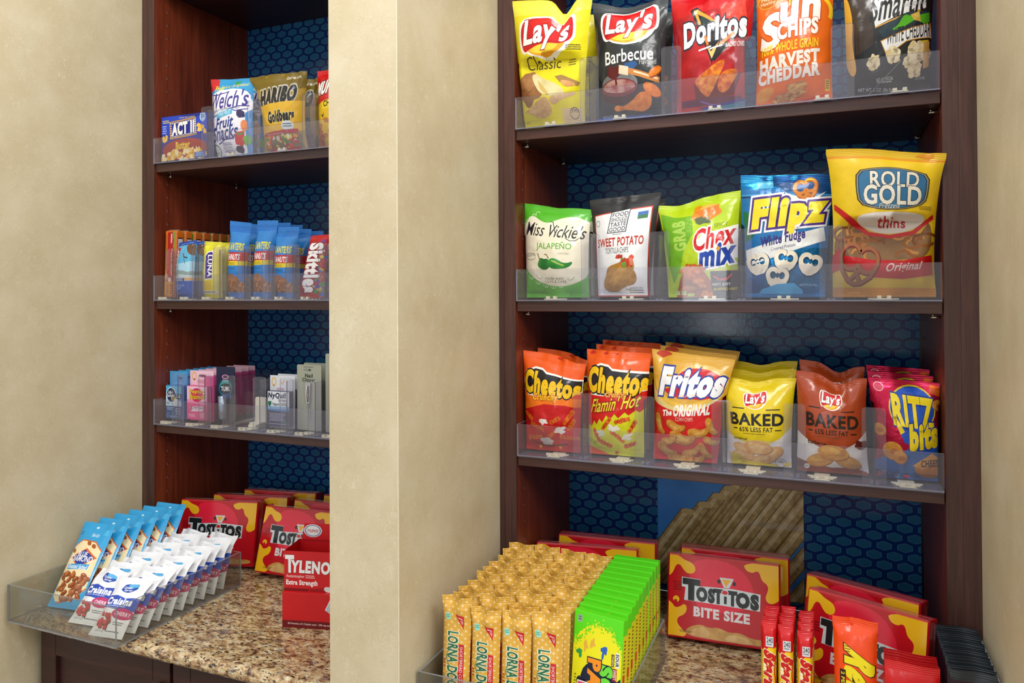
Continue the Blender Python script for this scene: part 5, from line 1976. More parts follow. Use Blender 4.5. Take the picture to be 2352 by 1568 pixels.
t = pack('gummy', 'gummy_bag', 'gold gummy candy bag with folded top and clear window, front', 'gummy bag', a_gummy(), '#a8861e', 'gold gummy bags', depth=.026, wr=1.7, inset=.16, topbend=.012)
behind(t, 1, .06, in_queue('gold gummy candy bag', 1, 'the front gold bag'), dx=.012, dz=.0)
pack('mix', 'snack_mix_bag', 'red and yellow snack mix bag half hidden by the beige pier', 'snack bag', a_mix(), '#c8141a', depth=.03, wr=1.2)

# ---------------- left bay, middle shelf
loc, c, _ = PL['cracker']
A = Art()
A.rect('#d8761c', 0, 0, 24, 100)
A.fine('#7a2c10', 4, 4, 16, 60, 22, 3)
A.rect('#b01a24', 24, 0, 100, 78)
A.poly('#6aa02e', [(78, 0), (101, 0), (101, 32), (92, 26), (84, 22), (90, 14)])
A.oval('#f0e8e4', 66, 10, 7, 16, 10, .5)
A.oval('#b01a24', 66, 10, 5, 14, 10, .5)
A.text('#f0e4e0', 'Keebler', 58, 3, 72, 17, turn=1, bold=.02)
A.text('#f0d8c8', 'CHEESE & CHEDDAR', 66, 26, 80, 68, turn=1, bold=.02)
A.text('#e8c0a0', 'SANDWICH CRACKERS', 52, 32, 60, 66, turn=1)
A.fine('#d8a078', 32, 28, 40, 60, 20, 4)
A.blob('#e0a866', 16, 70, 16, 5, 3, .1)
A.blob('#e8d4c0', 52, 75, 18, 4, 4, .1)
A.rect('#e09a20', 0, 78, 100, 100)
A.text('#b03a14', 'BIG', 62, 82, 86, 97, turn=1, bold=.05)
A.text('#b03a14', 'SNACK PACK', 22, 82, 46, 97, turn=1, bold=.02)
S = Art()
S.rect('#c8661a', 0, 0, 100, 100)
S.rect('#3a1a10', 12, 8, 92, 46)
S.rect('#d8ccd0', 16, 10, 92, 44)
for i in range(13):
    S.rect('#2a2024', 42, 18 + i * 1.7, 84, 18.8 + i * 1.7)
S.rect('#b84a14', 0, 50, 100, 100)
S.fine('#f0c8a0', 20, 54, 80, 96, 16, 4)
T = Art().rect('#b0306a', 0, 0, 60, 100).rect('#5a9a2c', 60, 0, 100, 100)
t0 = thing('cracker_pack', 'orange and red cheddar cracker pack, frontmost of its row by the panel', 'cracker pack', (-.941, .017, loc[2] + .004), 'cheddar cracker packs')
carton('', '', '', .038, .166, .026, None, A, '#c8661a', 'gloss', side=S, top=T, part='wrapped_stack', bev=.004, root=t0)
b = MB()
zz = [(-.0175 + .0025 * i, .166 + (.0035 if i % 2 else .0005)) for i in range(15)]
b.prism([(-.0175, .1655)] + zz + [(.0175, .1655)], .010, .0125, mat('#b85a8a/#6aa030@200', 'gloss'), 'xz')
kid(b.build('crimped_end'), t0)
t0.rotation_euler = (-.02, .012, 0)
for k in range(8):
    dup(t0, (-.941 + .0005 * (k % 3), .017 + .0292 * (k + 1), loc[2] + .004), f'cheddar cracker pack with barcode side showing, {ORD[k + 1]} from the front', (-.02, .008 + .008 * (k % 2), 0))
bar = dict(depth=.013, inset=.02, p=5, nu=10, nv=26, wr=.7, vexp=.28)
t = pack('choc', 'energy_bar', 'blue chocolate chip energy bar with mountain picture, front', 'energy bar', a_choc(), '#2a5cae', 'blue energy bars', **bar)
behind(t, 3, .03, in_queue('blue energy bar', 3, 'the front chocolate chip bar'), dx=.002)
t = pack('lemon', 'energy_bar', 'yellow lemon energy bar with purple panel, front', 'energy bar', a_lemon(), '#dcd428', 'yellow lemon bars', **bar)
behind(t, 2, .03, in_queue('yellow lemon energy bar', 2, 'the front lemon bar'), dx=.004)
nt = dict(depth=.02, inset=.08, nu=12, nv=30, wr=.9, p=2.6)
for key, lab, cols in (('nuta', 'leftmost', 2), ('nutb', 'middle', 2), ('nutc', 'rightmost', 2)):
    t = pack(key, 'peanut_packet', f'blue salted peanut packet, {lab} of the three front ones', 'peanut packet', a_nuts(), '#2b80cc', 'blue peanut packets', seal=(.07, .12), **nt)
    behind(t, cols, .045, in_queue('blue peanut packet', cols, f'the {lab} front peanut packet'), dx=.004, dz=-.002)
t = pack('candy', 'candy_pack', 'red fruit candy pack leaning beside the pier, front', 'candy pack', a_candy(), '#b8141c', 'red candy packs', depth=.009, inset=.02, p=4, nu=10, nv=24, wr=.7, vexp=.3)
behind(t, 2, .03, in_queue('red fruit candy pack', 2, 'the leaning red pack'), dx=.012)


# ---------------- left bay, lowest shelf: carded medicines
def round_rect(w, h, r, n=5):
    pts = []
    for cx, cz, a0 in ((w / 2 - r, r, -90), (w / 2 - r, h - r, 0), (-w / 2 + r, h - r, 90), (-w / 2 + r, r, 180)):
        for i in range(n + 1):
            a = math.radians(a0 + 90 * i / n)
            pts.append((cx + r * math.cos(a), cz + r * math.sin(a)))
    return pts


def art_part(name, art, w, h, M, parent, fin='card', shape=None, th=.0008, base='#ffffff'):
    """flat printed piece with rounded corners: body plus conforming artwork in one mesh"""
    V, NN, MI, mats = [], [], [], [mat(base, fin)]
    pts = shape or round_rect(w, h, min(w, h) * .05)
    A_ = np.array(M)
    n = len(pts)
    tri = tessellate_polygon([[Vector((x, z, 0)) for x, z in pts]])
    def put(ps, nr):
        ps = np.array(ps, float) @ A_[:3, :3].T + A_[:3, 3]
        nr = A_[:3, :3] @ np.array(nr, float)
        if np.dot(np.cross(ps[1] - ps[0], ps[2] - ps[0]), nr) < 0:
            ps = ps[::-1]
        V.append(ps)
        NN.append([nr] * 3)
        MI.append(0)
    for t in tri:
        put([(pts[i][0], 0, pts[i][1]) for i in t], (0, -1, 0))
        put([(pts[i][0], th, pts[i][1]) for i in t], (0, 1, 0))
    for i in range(n):
        a, b_ = pts[i], pts[(i + 1) % n]
        d = np.array([b_[1] - a[1], 0, -(b_[0] - a[0])])
        d = d / (np.linalg.norm(d) + 1e-12)
        put([(a[0], 0, a[1]), (b_[0], 0, b_[1]), (b_[0], th, b_[1])], d)
        put([(a[0], 0, a[1]), (b_[0], th, b_[1]), (a[0], th, a[1])], d)
    V, NN, MI = [np.array(V)], [np.array(NN)], [np.array(MI)]
    if art is not None and art.layers:
        cv, cn, lid = face_art(art, w, h, M)
        idx = np.zeros(len(cv), int)
        for i in np.unique(lid):
            m = mat(art.layers[i][0], fin)
            if m not in mats:
                mats.append(m)
            idx[lid == i] = mats.index(m)
        V.append(cv); NN.append(cn); MI.append(idx)
    return tri_mesh(name, np.concatenate(V), np.concatenate(NN), np.concatenate(MI), mats, parent)


def card(key, name, label, cat, w, h, cardart, boxart, bw, bh, bz, bd, cbase, bbase, group, tilt=0, roll=0, x=0):
    loc, c, _ = PL[key]
    t = thing(name, label, cat, (x, loc[1] + bd, loc[2] + .003), group, (tilt, roll, 0))
    art_part('backing_card', cardart, w, h, Matrix.Translation((0, 0, 0)), t, 'card', base=cbase)
    if boxart is not None:
        carton('', '', '', bw, bh, bd - .001, None, boxart, bbase, 'card', part='carton', bev=.0008, root=t)
        ch = KIDS[t.name][-1]
        ch.location = (0, -bd, bz)
    return t


A = Art().poly('#4aa4dc', [(0, 0), (100, 0), (100, 30), (0, 36)]).ring('#8ccbf0', 50, 40, 46, 16, 1.5, 1.2, 190, 350).rect('#2a78be', 0, 70, 100, 100)
A.ell('#2a86c8', 60, 14, 14, 3.4).ell('#14507c', 60, 14, 9, 2.2)
B = Art().rect('#5ab8e4', 0, 0, 100, 62).poly('#c8e6f4', [(0, 30), (60, 36), (100, 50), (100, 62), (0, 62)]).rect('#2a5a8c', 0, 62, 100, 100)
B.ell('#eef4f8', 34, 28, 31, 24).ell('#16365e', 34, 28, 28, 21.6).text('#f4f6f8', 'Alka-', 14, 15.5, 46, 25, rise=1.5, bold=.015, slant=.1)
B.text('#f4f6f8', 'Seltzer', 8, 25.5, 57, 35, rise=2, bold=.015, slant=.1).text('#f0d81c', 'PLUS', 34, 35, 62, 43, rise=1.5, bold=.03, slant=.1)
B.rect('#1c3c66', 62, 24, 100, 40).text('#dce8f2', 'Cold', 66, 26, 92, 36, bold=.03).ell('#f0f0ea', 66, 46, 9, 7).ell('#e4e8e4', 56, 54, 9, 6)
B.fine('#2c4a6a', 3, 50, 26, 58, 2, 3).fine('#c0d4ea', 4, 66, 50, 76, 2, 4).fine('#c0d4ea', 60, 68, 94, 90, 5, 5)
B.ring('#c0d4ea', 10, 90, 6, 5, 1).text('#dce8f2', '4 EFFERVESCENT TABLETS', 24, 92, 86, 96)
t = card('alka', 'medicine_card', 'light blue cold tablet card with round logo, front of its row', 'medicine pack', .059, .120, A, B, .053, .082, .004, .016, '#3a92d4', '#3a86c4', 'blue cold tablet cards', x=-.9303)
behind(t, 5, .024, in_queue('light blue cold tablet card', 5, 'the front blue card'), dx=.0035, dz=.0)
A = Art().rect('#f0c8dc', 0, 0, 100, 48).poly('#e45a9e', [(60, 10), (100, 10), (100, 60), (60, 60)]).rect('#d83a86', 0, 60, 100, 100)
A.ring('#e8b428', 18, 11, 8, 7, 3, 2).poly('#e8b428', [(14, 16), (22, 16), (18, 22)]).fine('#c03a50', 28, 18, 66, 26, 3, 4).ell('#7a3a5a', 54, 10, 16, 2.6)
B = Art().rect('#f2c4d8', 0, 0, 100, 44).rect('#e4568e', 0, 44, 100, 100).poly('#ee8eb4', [(0, 40), (100, 46), (100, 56), (0, 50)])
B.ell('#c81e5a', 50, 26, 30, 21).ell('#d82a5e', 50, 26, 27, 19).text('#f0c81e', 'Pepto-', 14, 10, 86, 25, rise=2, slant=.1, bold=.025, out=[('#6a1030', .06)])
B.text('#f0c81e', 'Bismol', 16, 25.5, 86, 39, rise=2, slant=.1, bold=.025, out=[('#6a1030', .06)])
B.poly('#f2dce6', [(16, 62), (80, 60), (80, 74), (22, 76)]).text('#402038', '5', 18, 62, 27, 72, bold=.03).text('#402038', 'SYMPTOM', 30, 62.5, 76, 67, bold=.02).text('#402038', 'Digestive Relief', 30, 68.5, 76, 72)
B.text('#b84a74', 'TO GO', 30, 51, 66, 56).fine('#f4c8da', 6, 84, 44, 94, 3, 4).fine('#f4c8da', 66, 80, 92, 96, 5, 5)
t = card('pepto', 'medicine_card', 'pink stomach relief tablet card with yellow lettering, front of its row', 'medicine pack', .076, .124, A, B, .066, .082, .006, .016, '#d84a90', '#dc4a88',
         'pink stomach tablet cards', x=-.8548)
behind(t, 6, .024, in_queue('pink stomach tablet card', 6, 'the front pink card'), dx=.0028)
A = Art().rect('#1c2444', 0, 0, 100, 60).poly('#141a36', [(0, 45), (100, 38), (100, 100), (0, 100)]).ell('#e08ac0', 48, 18, 18, 4).ell('#2a2030', 48, 18, 13, 2.6)
A.ell('#1f6e7c', 50, 38, 36, 16).ell('#35a09a', 50, 36, 31, 12).ell('#0c1430', 50, 39, 30, 9.6).text('#f2f4f4', 'TUMS', 26, 35, 74, 43, bold=.03, rise=0)
A.fine('#a8b4d8', 30, 24, 74, 28, 1, 3).poly('#2c5ea0', [(30, 50), (74, 47), (84, 54), (40, 58)])
loc, c, _ = PL['tums']
t = thing('antacid_card', 'dark navy antacid card with a wrapped tablet roll hanging below', 'medicine pack', (-.7735, loc[1] + .002, loc[2] + .004), None, (-.02, -.02, 0))
art_part('backing_card', A, .058, .136, Matrix.Identity(4), t, base='#1a2040')
b = MB()
b.tube([(.004, -.011, .012), (.0035, -.011, .014), (.0, -.011, .066), (0, -.011, .068)], [.006, .0102, .0102, .006], mat('#b8c4d0/#8a9cb4@140', 'foil'), 16)
kid(b.build('tablet_roll', smooth=True), t)
A = Art().rect('#dfe2ea', 0, 0, 100, 100).ring('#e8b428', 16, 12, 8, 7, 3, 2).poly('#e8b428', [(12, 18), (20, 18), (16, 24)]).fine('#b03a50', 26, 24, 58, 32, 3, 3)
A.line('#e89a2a', [(44, 12), (50, 17), (58, 8)], 3, 2.4)
B = Art().rect('#e6eaf0', 0, 0, 100, 46).poly('#5a8cc0', [(0, 44), (100, 46), (100, 58), (0, 54)]).rect('#4a4a62', 0, 56, 100, 100).rect('#8fb4d8', 0, 42, 100, 50)
B.text('#26304e', 'NyQuil', 4, 4, 82, 22, bold=.05, slant=.08).text('#26304e', 'SEVERE+', 50, 22, 92, 29, bold=.02).text('#2a4a4e', 'VapoCOOL', 22, 32, 90, 42, bold=.03, slant=.05)
B.poly('#2a7a5a', [(2, 29), (18, 28), (17, 38), (9, 44), (2, 38)]).fine('#b4b6cc', 4, 62, 84, 86, 7, 3).ell('#3a6a6a', 78, 88, 11, 6).fine('#c4c6d8', 4, 92, 92, 95, 1, 4)
t = card('nyquil', 'medicine_card', 'white and slate night cold caplet card, front of its row', 'medicine pack', .072, .122, A, B, .064, .082, .005, .014, '#dfe2ea', '#50566e', 'night cold caplet cards', x=-.6065)
behind(t, 1, .024, in_queue('white night cold caplet card', 1, 'the front caplet card'), dx=.006, dz=.001)
A = Art().ell('#8e9488', 44, 8, 18, 2.4).ell('#2c2e2c', 52, 8, 4, 1.4).fine('#30322e', 26, 3, 70, 5, 1, 3).text('#1c1e1a', 'Nail', 34, 14, 64, 19.5, bold=.035).text('#1c1e1a', 'Clipper', 22, 20.5, 74, 26.5, bold=.035)
loc, c, _ = PL['clipper']
t = thing('nail_clipper_card', 'grey green card with a chrome nail clipper and chain, front', 'nail clipper card', (-.5285, loc[1] + .012, loc[2] + .003), 'nail clipper cards')
art_part('backing_card', A, .068, .150, Matrix.Identity(4), t, base='#a8ac9c')
b = MB()
for dz, a in ((0, 0), (1, .10)):
    b.prism([(-.0052, .062), (.0052, .062), (.006, .085), (.0068, .108), (0, .1115), (-.0068, .108), (-.006, .085)], -.0035 - .0035 * dz, -.0018 - .0035 * dz, CHROME, 'xz')
b.tube([(0, -.002, .1), (0, -.0095, .1)], .0022, CHROME, 10)
b.tube([(0, -.0078, .103), (0, -.0105, .085), (0, -.0085, .066)], [.0045, .0032, .0045], CHROME, 10)
kid(b.build('nail_clipper', smooth=False, bevel=.0006), t)
b = MB()
for i in range(11):
    for s in (-1, 1):
        x, z = s * .0035 * math.sin(i * .28) + .001, .060 - i * .0033
        b.tube([(x, -.0045, z + .0013), (x, -.0045, z), (x, -.0045, z - .0013)], [.0006, .0013, .0006], CHROME, 6)
kid(b.build('bead_chain', smooth=True), t)
b = MB()
b.prism(round_rect(.05, .1, .004), -.012, -.0004, CLEAR, 'xz')
bl = kid(b.build('clear_blister', bevel=.002), t)
bl.location = (0, 0, .012)
dup(t, (t.location[0] + .002, t.location[1] + .022, t.location[2] + .002), 'grey green nail clipper card, directly behind the front clipper')
A = Art().ell('#8e9488', 50, 7, 16, 2.2).text('#1c1e1a', 'Emery', 26, 12, 74, 18, bold=.03).text('#1c1e1a', 'Boards', 24, 19.5, 76, 25, bold=.03)
loc, c, _ = PL['emery']
t = thing('emery_board_card', 'grey green card of orange emery boards beside the pier, front', 'emery board card', (-.452, loc[1] + .012, loc[2] + .002), 'emery board cards')
art_part('backing_card', A, .062, .178, Matrix.Identity(4), t, base='#a6aa9a')
for i, x in enumerate((-.014, .0, .014)):
    b = MB()
    b.prism([(x + p * .96, q + .02) for p, q in round_rect(.0115, .118, .0055)], -.0028, -.0004, mat('#d2502a/#b8401e@300', 'matte'), 'xz')
    kid(b.build('emery_board'), t)
dup(t, (t.location[0] + .01, t.location[1] + .02, t.location[2] + .001), 'grey green emery board card, directly behind the front one')


# ------------------------------------------------------------------ counters: snack packets in the trays
def a_almond():
    A = Art()
    A.poly('#f0deb0', [(8, 30), (28, 22), (70, 24), (94, 33), (96, 78), (70, 92), (20, 94), (6, 88)])
    A.line('#d8601e', [(6, 31), (28, 22.5), (70, 24), (96, 33.5)], 3, 1.4)
    A.line('#d8601e', [(97, 76), (72, 90), (24, 95)], 3, 1.4)
    A.fine('#1d6aa4', 6, 12, 16, 17, 3, 3)
    A.text('#dff2fa', 'New size', 46, 13, 68, 18, slant=.2)
    A.rect('#4ab4e4', 78, 8, 92, 15)
    A.ell('#d8f0fa', 48, 6, 4, 1.4)
    A.poly('#d8641e', [(16, 44), (54, 32), (92, 42), (54, 56)])
    A.poly('#203a94', [(20, 44), (52, 34), (86, 42.5), (54, 54)])
    A.text('#f2f4f8', 'BLUE', 36, 36.5, 64, 42, bold=.02)
    A.text('#f2f4f8', 'DIAMOND', 20, 41.5, 84, 48, bold=.02)
    A.poly('#2c9ad8', [(18, 52), (82, 50), (80, 56), (20, 58)])
    A.text('#e8f4fa', 'Roasted Salted', 22, 51.5, 78, 56.5, slant=.2, bold=.02)
    R = random.Random(4)
    for k in range(34):
        x, y, r = R.uniform(14, 88), R.uniform(60, 91), R.uniform(-70, 70)
        if y > 96 - x * .12:
            y -= 8
        A.oval('#6a3216', x + 1, y + .6, 9, 5.4, r, .48)
        A.oval(('#b0612c/#944a1e@200', '#bc6e36/#a0562a@200', '#a65626/#8a421a@200')[k % 3], x, y, 8.6, 5.0, r, .48)
        A.oval('#c88450', x - 1.5, y - .8, 4, 1.6, r, .48)
    for x, y in ((52, 26), (70, 29), (14, 36)):
        A.oval('#a85a28', x, y, 8, 4.6, 30, .48)
    return A


al = bag('almond_packet', 'sky blue almond packet, frontmost in the left tray', 'nut packet', [(-.043, .182), (.043, .182), (.042, .0), (-.042, .0)], (-.938, -.266, ZC + .0058),
         a_almond(), '#32a0d8', depth=.012, inset=.03, seal=(.035, .06), nu=14, nv=26, wr=.9, p=2.6, group='sky blue almond packets', rot=(-.60, 0, .12), seed=4)
for i in range(1, 6):
    dup(al, (-.938 + .007 * i, -.266 + .0345 * i, ZC + .0058), f'sky blue almond packet in the left tray, {ORD[i]} from the front', (-.60 + .012 * i, 0, .12 - .006 * i))


def a_cran():
    A = Art()
    A.blob('#1f4aa8', 54, 20, 22, 8, 3, .05)
    A.blob('#5aaee0', 62, 16, 14, 4, 4, .1)
    A.text('#f4f6fa', 'Ocean', 38, 17, 60, 21, slant=.15, bold=.02)
    A.text('#f4f6fa', 'Spray', 42, 22, 66, 26, slant=.15, bold=.02)
    A.poly('#2348b4', [(-3, 36), (30, 33), (60, 38), (103, 34), (103, 56), (60, 58), (-3, 54)])
    A.text('#f4f6fa', 'Craisins', 6, 38, 86, 49, bold=.05)
    A.fine('#c0d0f0', 8, 51, 80, 54, 1, 3)
    A.ell('#c02a6a', 74, 63, 30, 9)
    A.text('#f4e0ea', 'CHERRY', 54, 60, 96, 66, bold=.02)
    R = random.Random(6)
    for k in range(22):
        x, y = R.uniform(12, 46), R.uniform(60, 86)
        A.blob('#3a7a34', x + 4, y + 3, 3, 1.6, k, .2, 8)
        A.ell('#8e1a20', x + .6, y + .6, 6, 3.6, 0, 12)
        A.ell(('#c83238', '#b8282e', '#d4484a')[k % 3], x, y, 5.6, 3.3, 0, 12)
    A.fine('#4a4e5a', 56, 76, 90, 82, 2, 4)
    A.fine('#4a4e5a', 40, 90, 90, 93, 1, 5)
    A.text('#4a4e5a', 'NET WT 1.16 OZ', 14, 90, 38, 93)
    return A


crs = []
for s in (3, 8):
    crs.append(bag('cranberry_packet', '', 'dried fruit packet', [(-.039, .118), (.039, .118), (.041, .0), (-.041, .0)], (0, 0, 0), a_cran(), '#eceef2', depth=.009, inset=.06,
                   seal=(.05, .08), nu=16, nv=26, wr=3.2, dips=((.3, .12, .004 if s == 3 else -.003), (.8, .15, -.004 if s == 3 else .004)), group='white cranberry packets', rot=(-.6, 0, .1), seed=s))
cnt = 0
for col, (xc, y0) in enumerate(((-.737, -.327), (-.826, -.303))):
    cname = ('right', 'left')[col]
    for i in range(10 if col == 0 else 9):
        lean = -.76 + .040 * i
        loc_ = (xc + .001 * (i % 3), y0 + .0298 * i, ZC + .0054)
        lab = f'white cranberry packet in the {cname} row of the left tray, ' + ('frontmost' if i == 0 else f'{ORD[i]} from the front')
        r_ = (lean, .012 * ((i * 7 + col) % 3 - 1), .10 - .008 * i)
        if cnt < 2 and i == 0:
            t = crs[col]
            t.location, t.rotation_euler = loc_, r_
            t['label'] = lab
            cnt += 1
        else:
            dup(crs[(i + col) % 2], loc_, lab, r_)


# ---------------- tortilla chip boxes
def a_tort():
    A = Art()
    A.spoly('#d8203a', [(18, 2), (60, 0), (80, 30), (74, 60), (30, 70), (20, 40)])
    yl = '#e4b01e'
    A.spoly(yl, [(-8, -8), (10, 1), (14, 5), (22, 8), (25, 15), (23, 21), (17, 22), (13, 17), (10, 11), (6, 12), (3, 24), (-4, 30)])
    A.spoly(yl, [(68, 1), (108, -6), (102, 40), (95, 47), (90, 46), (88, 40), (91, 30), (90, 24), (85, 20), (83, 10), (80, 9), (77, 12), (71, 10)])
    A.spoly(yl, [(-6, 54), (3, 60), (6, 66), (11, 64), (14, 60), (17, 62), (17, 69), (14, 74), (9, 77), (8, 84), (12, 90), (20, 99), (-8, 108)])
    A.ell(yl, 7, 55, 3, 4)
    A.ell('#b01420', 6.5, 57.5, 1.5, 2)
    A.fine('#6a0c14', 4, 33, 14, 45, 4, 3)
    A.poly('#c89a52/#b48440@60', [(14, 99), (18, 88), (30, 82), (38, 86), (46, 83), (56, 88), (66, 86), (76, 92), (98, 90), (98, 99)])
    A.poly('#d8b070/#c4985a@60', [(18, 98), (24, 88), (34, 85), (40, 92), (36, 98)])
    A.poly('#e0bc80/#caa060@60', [(50, 98), (56, 90), (68, 90), (78, 96), (76, 99)])
    o = [('#c8d2d6', .13)]
    A.poly('#c8d2d6', [(12, 26.5), (29.5, 27.5), (29, 36), (44, 35), (60, 34.5), (84, 37), (83.5, 57.5), (60, 56.5), (34, 55.5), (14.5, 55), (15.5, 39), (12, 38.5)])
    A.text('#1e2224', 'T', 14.5, 30, 27.5, 52, bold=.08, rise=-.5)
    A.text('#1e2224', 'OS', 26.5, 38, 42, 53, bold=.08, rise=-.6)
    A.text('#1e2224', 'T', 42.5, 38, 49.5, 53.4, bold=.07)
    A.text('#1e2224', 'T', 55.5, 38.4, 62.5, 54, bold=.07)
    A.text('#1e2224', 'OS', 63, 39, 81.5, 54.8, bold=.08, rise=-.6)
    A.rect('#1e2224', 51.2, 44.5, 53.8, 53.8)
    A.poly('#c8d2d6', [(47, 22), (60, 22), (56, 34), (51, 34)])
    A.poly('#e4a82a', [(49, 24), (57.5, 24), (53, 33)])
    A.ell('#1e2224', 46.5, 27, 1.6, 2.6)
    A.ell('#1e2224', 60.5, 28, 1.6, 2.6)
    A.ell('#c8d2d6', 52, 40, 3.4, 3.2)
    A.ell('#c8202a', 52, 40, 2.7, 2.5)
    A.text('#d8d4d6', 'BITE SIZE', 24, 62, 74, 73, bold=.05, rise=-1)
    A.fine('#4a3010', 10, 92, 24, 95, 2, 4)
    return A


def tort(label, loc, rot):
    t = carton('tortilla_chip_box', label, 'tortilla chip box', .208, .152, .042, (loc[0], loc[1], loc[2] + .042 * math.sin(-rot[0])), a_tort(), '#b8121e', 'gloss', rot, 'red tortilla chip boxes', bev=.003)
    b = MB()     # shrink film end flaps along the top and the sides
    b.prism([(-.104, .1525), (.104, .1525), (.102, .1548), (.05, .154), (-.04, .1552), (-.102, .1545)], .017, .0182, CLEAR, 'xz')
    b.prism([(-.1045, .004), (-.1085, .01), (-.108, .145), (-.1045, .149)], .019, .0202, CLEAR, 'xz')
    b.prism([(.1045, .004), (.1045, .149), (.108, .145), (.1085, .01)], .019, .0202, CLEAR, 'xz')
    kid(b.build('film_flap'), t)
    return t


def edge_place(xl, yl, yaw, w=.208):
    """centre of the base front edge from its left end"""
    return (xl + w / 2 * math.cos(yaw), yl + w / 2 * math.sin(yaw), ZC + .0008)


def tdup(src, loc, label, rot):
    return dup(src, (loc[0], loc[1], loc[2] + .042 * math.sin(-rot[0])), label, rot)


tb = tort('red tortilla chip box behind the almond packets, front of its row', edge_place(-.926, .018, .24), (-.20, 0, .24))
tdup(tb, edge_place(-.888, .088, .22), 'red tortilla chip box above the cranberry packets, second in its row', (-.18, 0, .22))
tdup(tb, edge_place(-.85, .158, .18), 'red tortilla chip box rearmost behind the almond and cranberry packets', (-.16, 0, .18))
tdup(tb, edge_place(-.694, .037, .06), 'red tortilla chip box behind the red medicine box, front of its row', (-.30, 0, .06))
tdup(tb, edge_place(-.665, .115, .04), 'red tortilla chip box behind the medicine box, second in its row', (-.24, 0, .04))
tdup(tb, edge_place(-.625, .185, .02), 'red tortilla chip box rearmost behind the medicine box, beside the pier', (-.2, 0, .02))
tdup(tb, edge_place(.0745 - .06, .045, .16), 'red tortilla chip box behind the shortbread packs, front', (-.22, 0, .16))
tdup(tb, edge_place(.034, .13, .08), 'red tortilla chip box behind the shortbread packs, rear, against the panel', (-.12, 0, .08))
tdup(tb, edge_place(.276, .08, .05), 'red bite size tortilla chip box before the wafer poster, front', (-.24, 0, .05))
tdup(tb, edge_place(.289, .15, .03), 'red tortilla chip box touching the wafer poster, rear', (-.10, 0, .03))
for_b = tdup(tb, edge_place(.520, .004, -.40, .193), 'red tortilla chip box behind the orange peanut butter cup pack, front', (-.22, 0, -.40))
for_c = tdup(tb, edge_place(.518, .082, -.40, .193), 'red tortilla chip box behind the peanut butter cup pack, rear', (-.16, 0, -.40))
for_b.scale = for_c.scale = (.93, 1, 1)

# ---------------- caplet dispenser box
A = Art()
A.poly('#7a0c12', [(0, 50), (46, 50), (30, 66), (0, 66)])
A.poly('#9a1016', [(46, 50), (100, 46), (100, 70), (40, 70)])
A.text('#eceef0', 'T', 3, 7, 17, 28, bold=.05, out=[('#8a0a10', .07)])
A.text('#eceef0', 'YLENOL', 14, 13, 94, 28, bold=.055, slant=.06, out=[('#8a0a10', .08)], rise=-1)
A.text('#f0d8d8', 'Acetaminophen', 4, 31.5, 36, 37)
A.fine('#f0c8c8', 38, 32, 56, 37, 2, 3)
A.text('#f4f0f0', 'Extra Strength', 4, 39, 60, 47, bold=.04)
A.blob('#e8ecec', 84, 50, 11, 4, 3, .04).blob('#d4dcdc', 80, 49, 8, 3, 3, .04)
for i, s in enumerate(('50 Pouches of', '2 Caplets each', '500 mg each')):
    A.text('#f4d8d8', s, 62, 58 + i * 5, 88, 62 + i * 5, rise=-.5)
w, h, d = .118, .150, .085
t = thing('caplet_dispenser_box', 'red extra strength caplet dispenser box on the left counter beside the pier', 'medicine box', (-.453 + w / 2 * math.cos(.25), -.151 + w / 2 * math.sin(.25), ZC + .0008),
          None, (0, 0, .25))
red = '#c8141c'
b = MB()
rm = mat(red, 'card')
wh = mat('#d8d4d4', 'card')
b.box(-w / 2, .0102, 0, w / 2, .0108, .078, rm)
b.box(-w / 2, d - .0006, 0, w / 2, d, h, rm)
b.box(-w / 2, .0108, 0, w / 2, d - .0006, .0006, rm)
b.prism([(.0108, .0006), (d - .0006, .0006), (d - .0006, h), (.0108, h)], -w / 2, -w / 2 + .0006, rm, 'yz')
b.prism([(.0108, .0006), (d - .0006, .0006), (d - .0006, h), (.0108, h)], w / 2 - .0006, w / 2, rm, 'yz')
kid(b.build('carton'), t)
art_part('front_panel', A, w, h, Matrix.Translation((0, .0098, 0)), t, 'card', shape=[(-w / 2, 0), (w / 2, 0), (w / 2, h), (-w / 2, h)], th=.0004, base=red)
P = Art().rect('#6a0a10', 0, 80, 100, 100).text('#f0d0d0', '50 Pouches of 2 Caplets each - 500 mg each', 10, 86, 88, 93, rise=-1, bold=.01)
P.poly('#b8c0c4', [(78, 46), (90, 6), (101, 0), (101, 72)]).line('#e8ecee', [(78, 46), (90, 6), (101, 0)], 1.6, 1.6)
carton('', '', '', w, .070, .0095, None, P, red, 'card', part='pocket', bev=.0008, root=t)
F = Art().ell('#e8eaec', 26, 45, 17, 40).ell('#7888a8', 26, 45, 15.4, 36).ell('#e8eaec', 26, 45, 13, 31).text('#c01420', 'TYLENOL', 15, 38, 37, 54, slant=.1, bold=.03)
art_part('back_flap', F, w, .034, Matrix.Translation((0, d - .003, h)), t, 'card', shape=[(-w / 2 + .006, 0), (w / 2, 0), (w / 2, .034), (-w / 2 + .012, .034)], th=.0006, base=red)


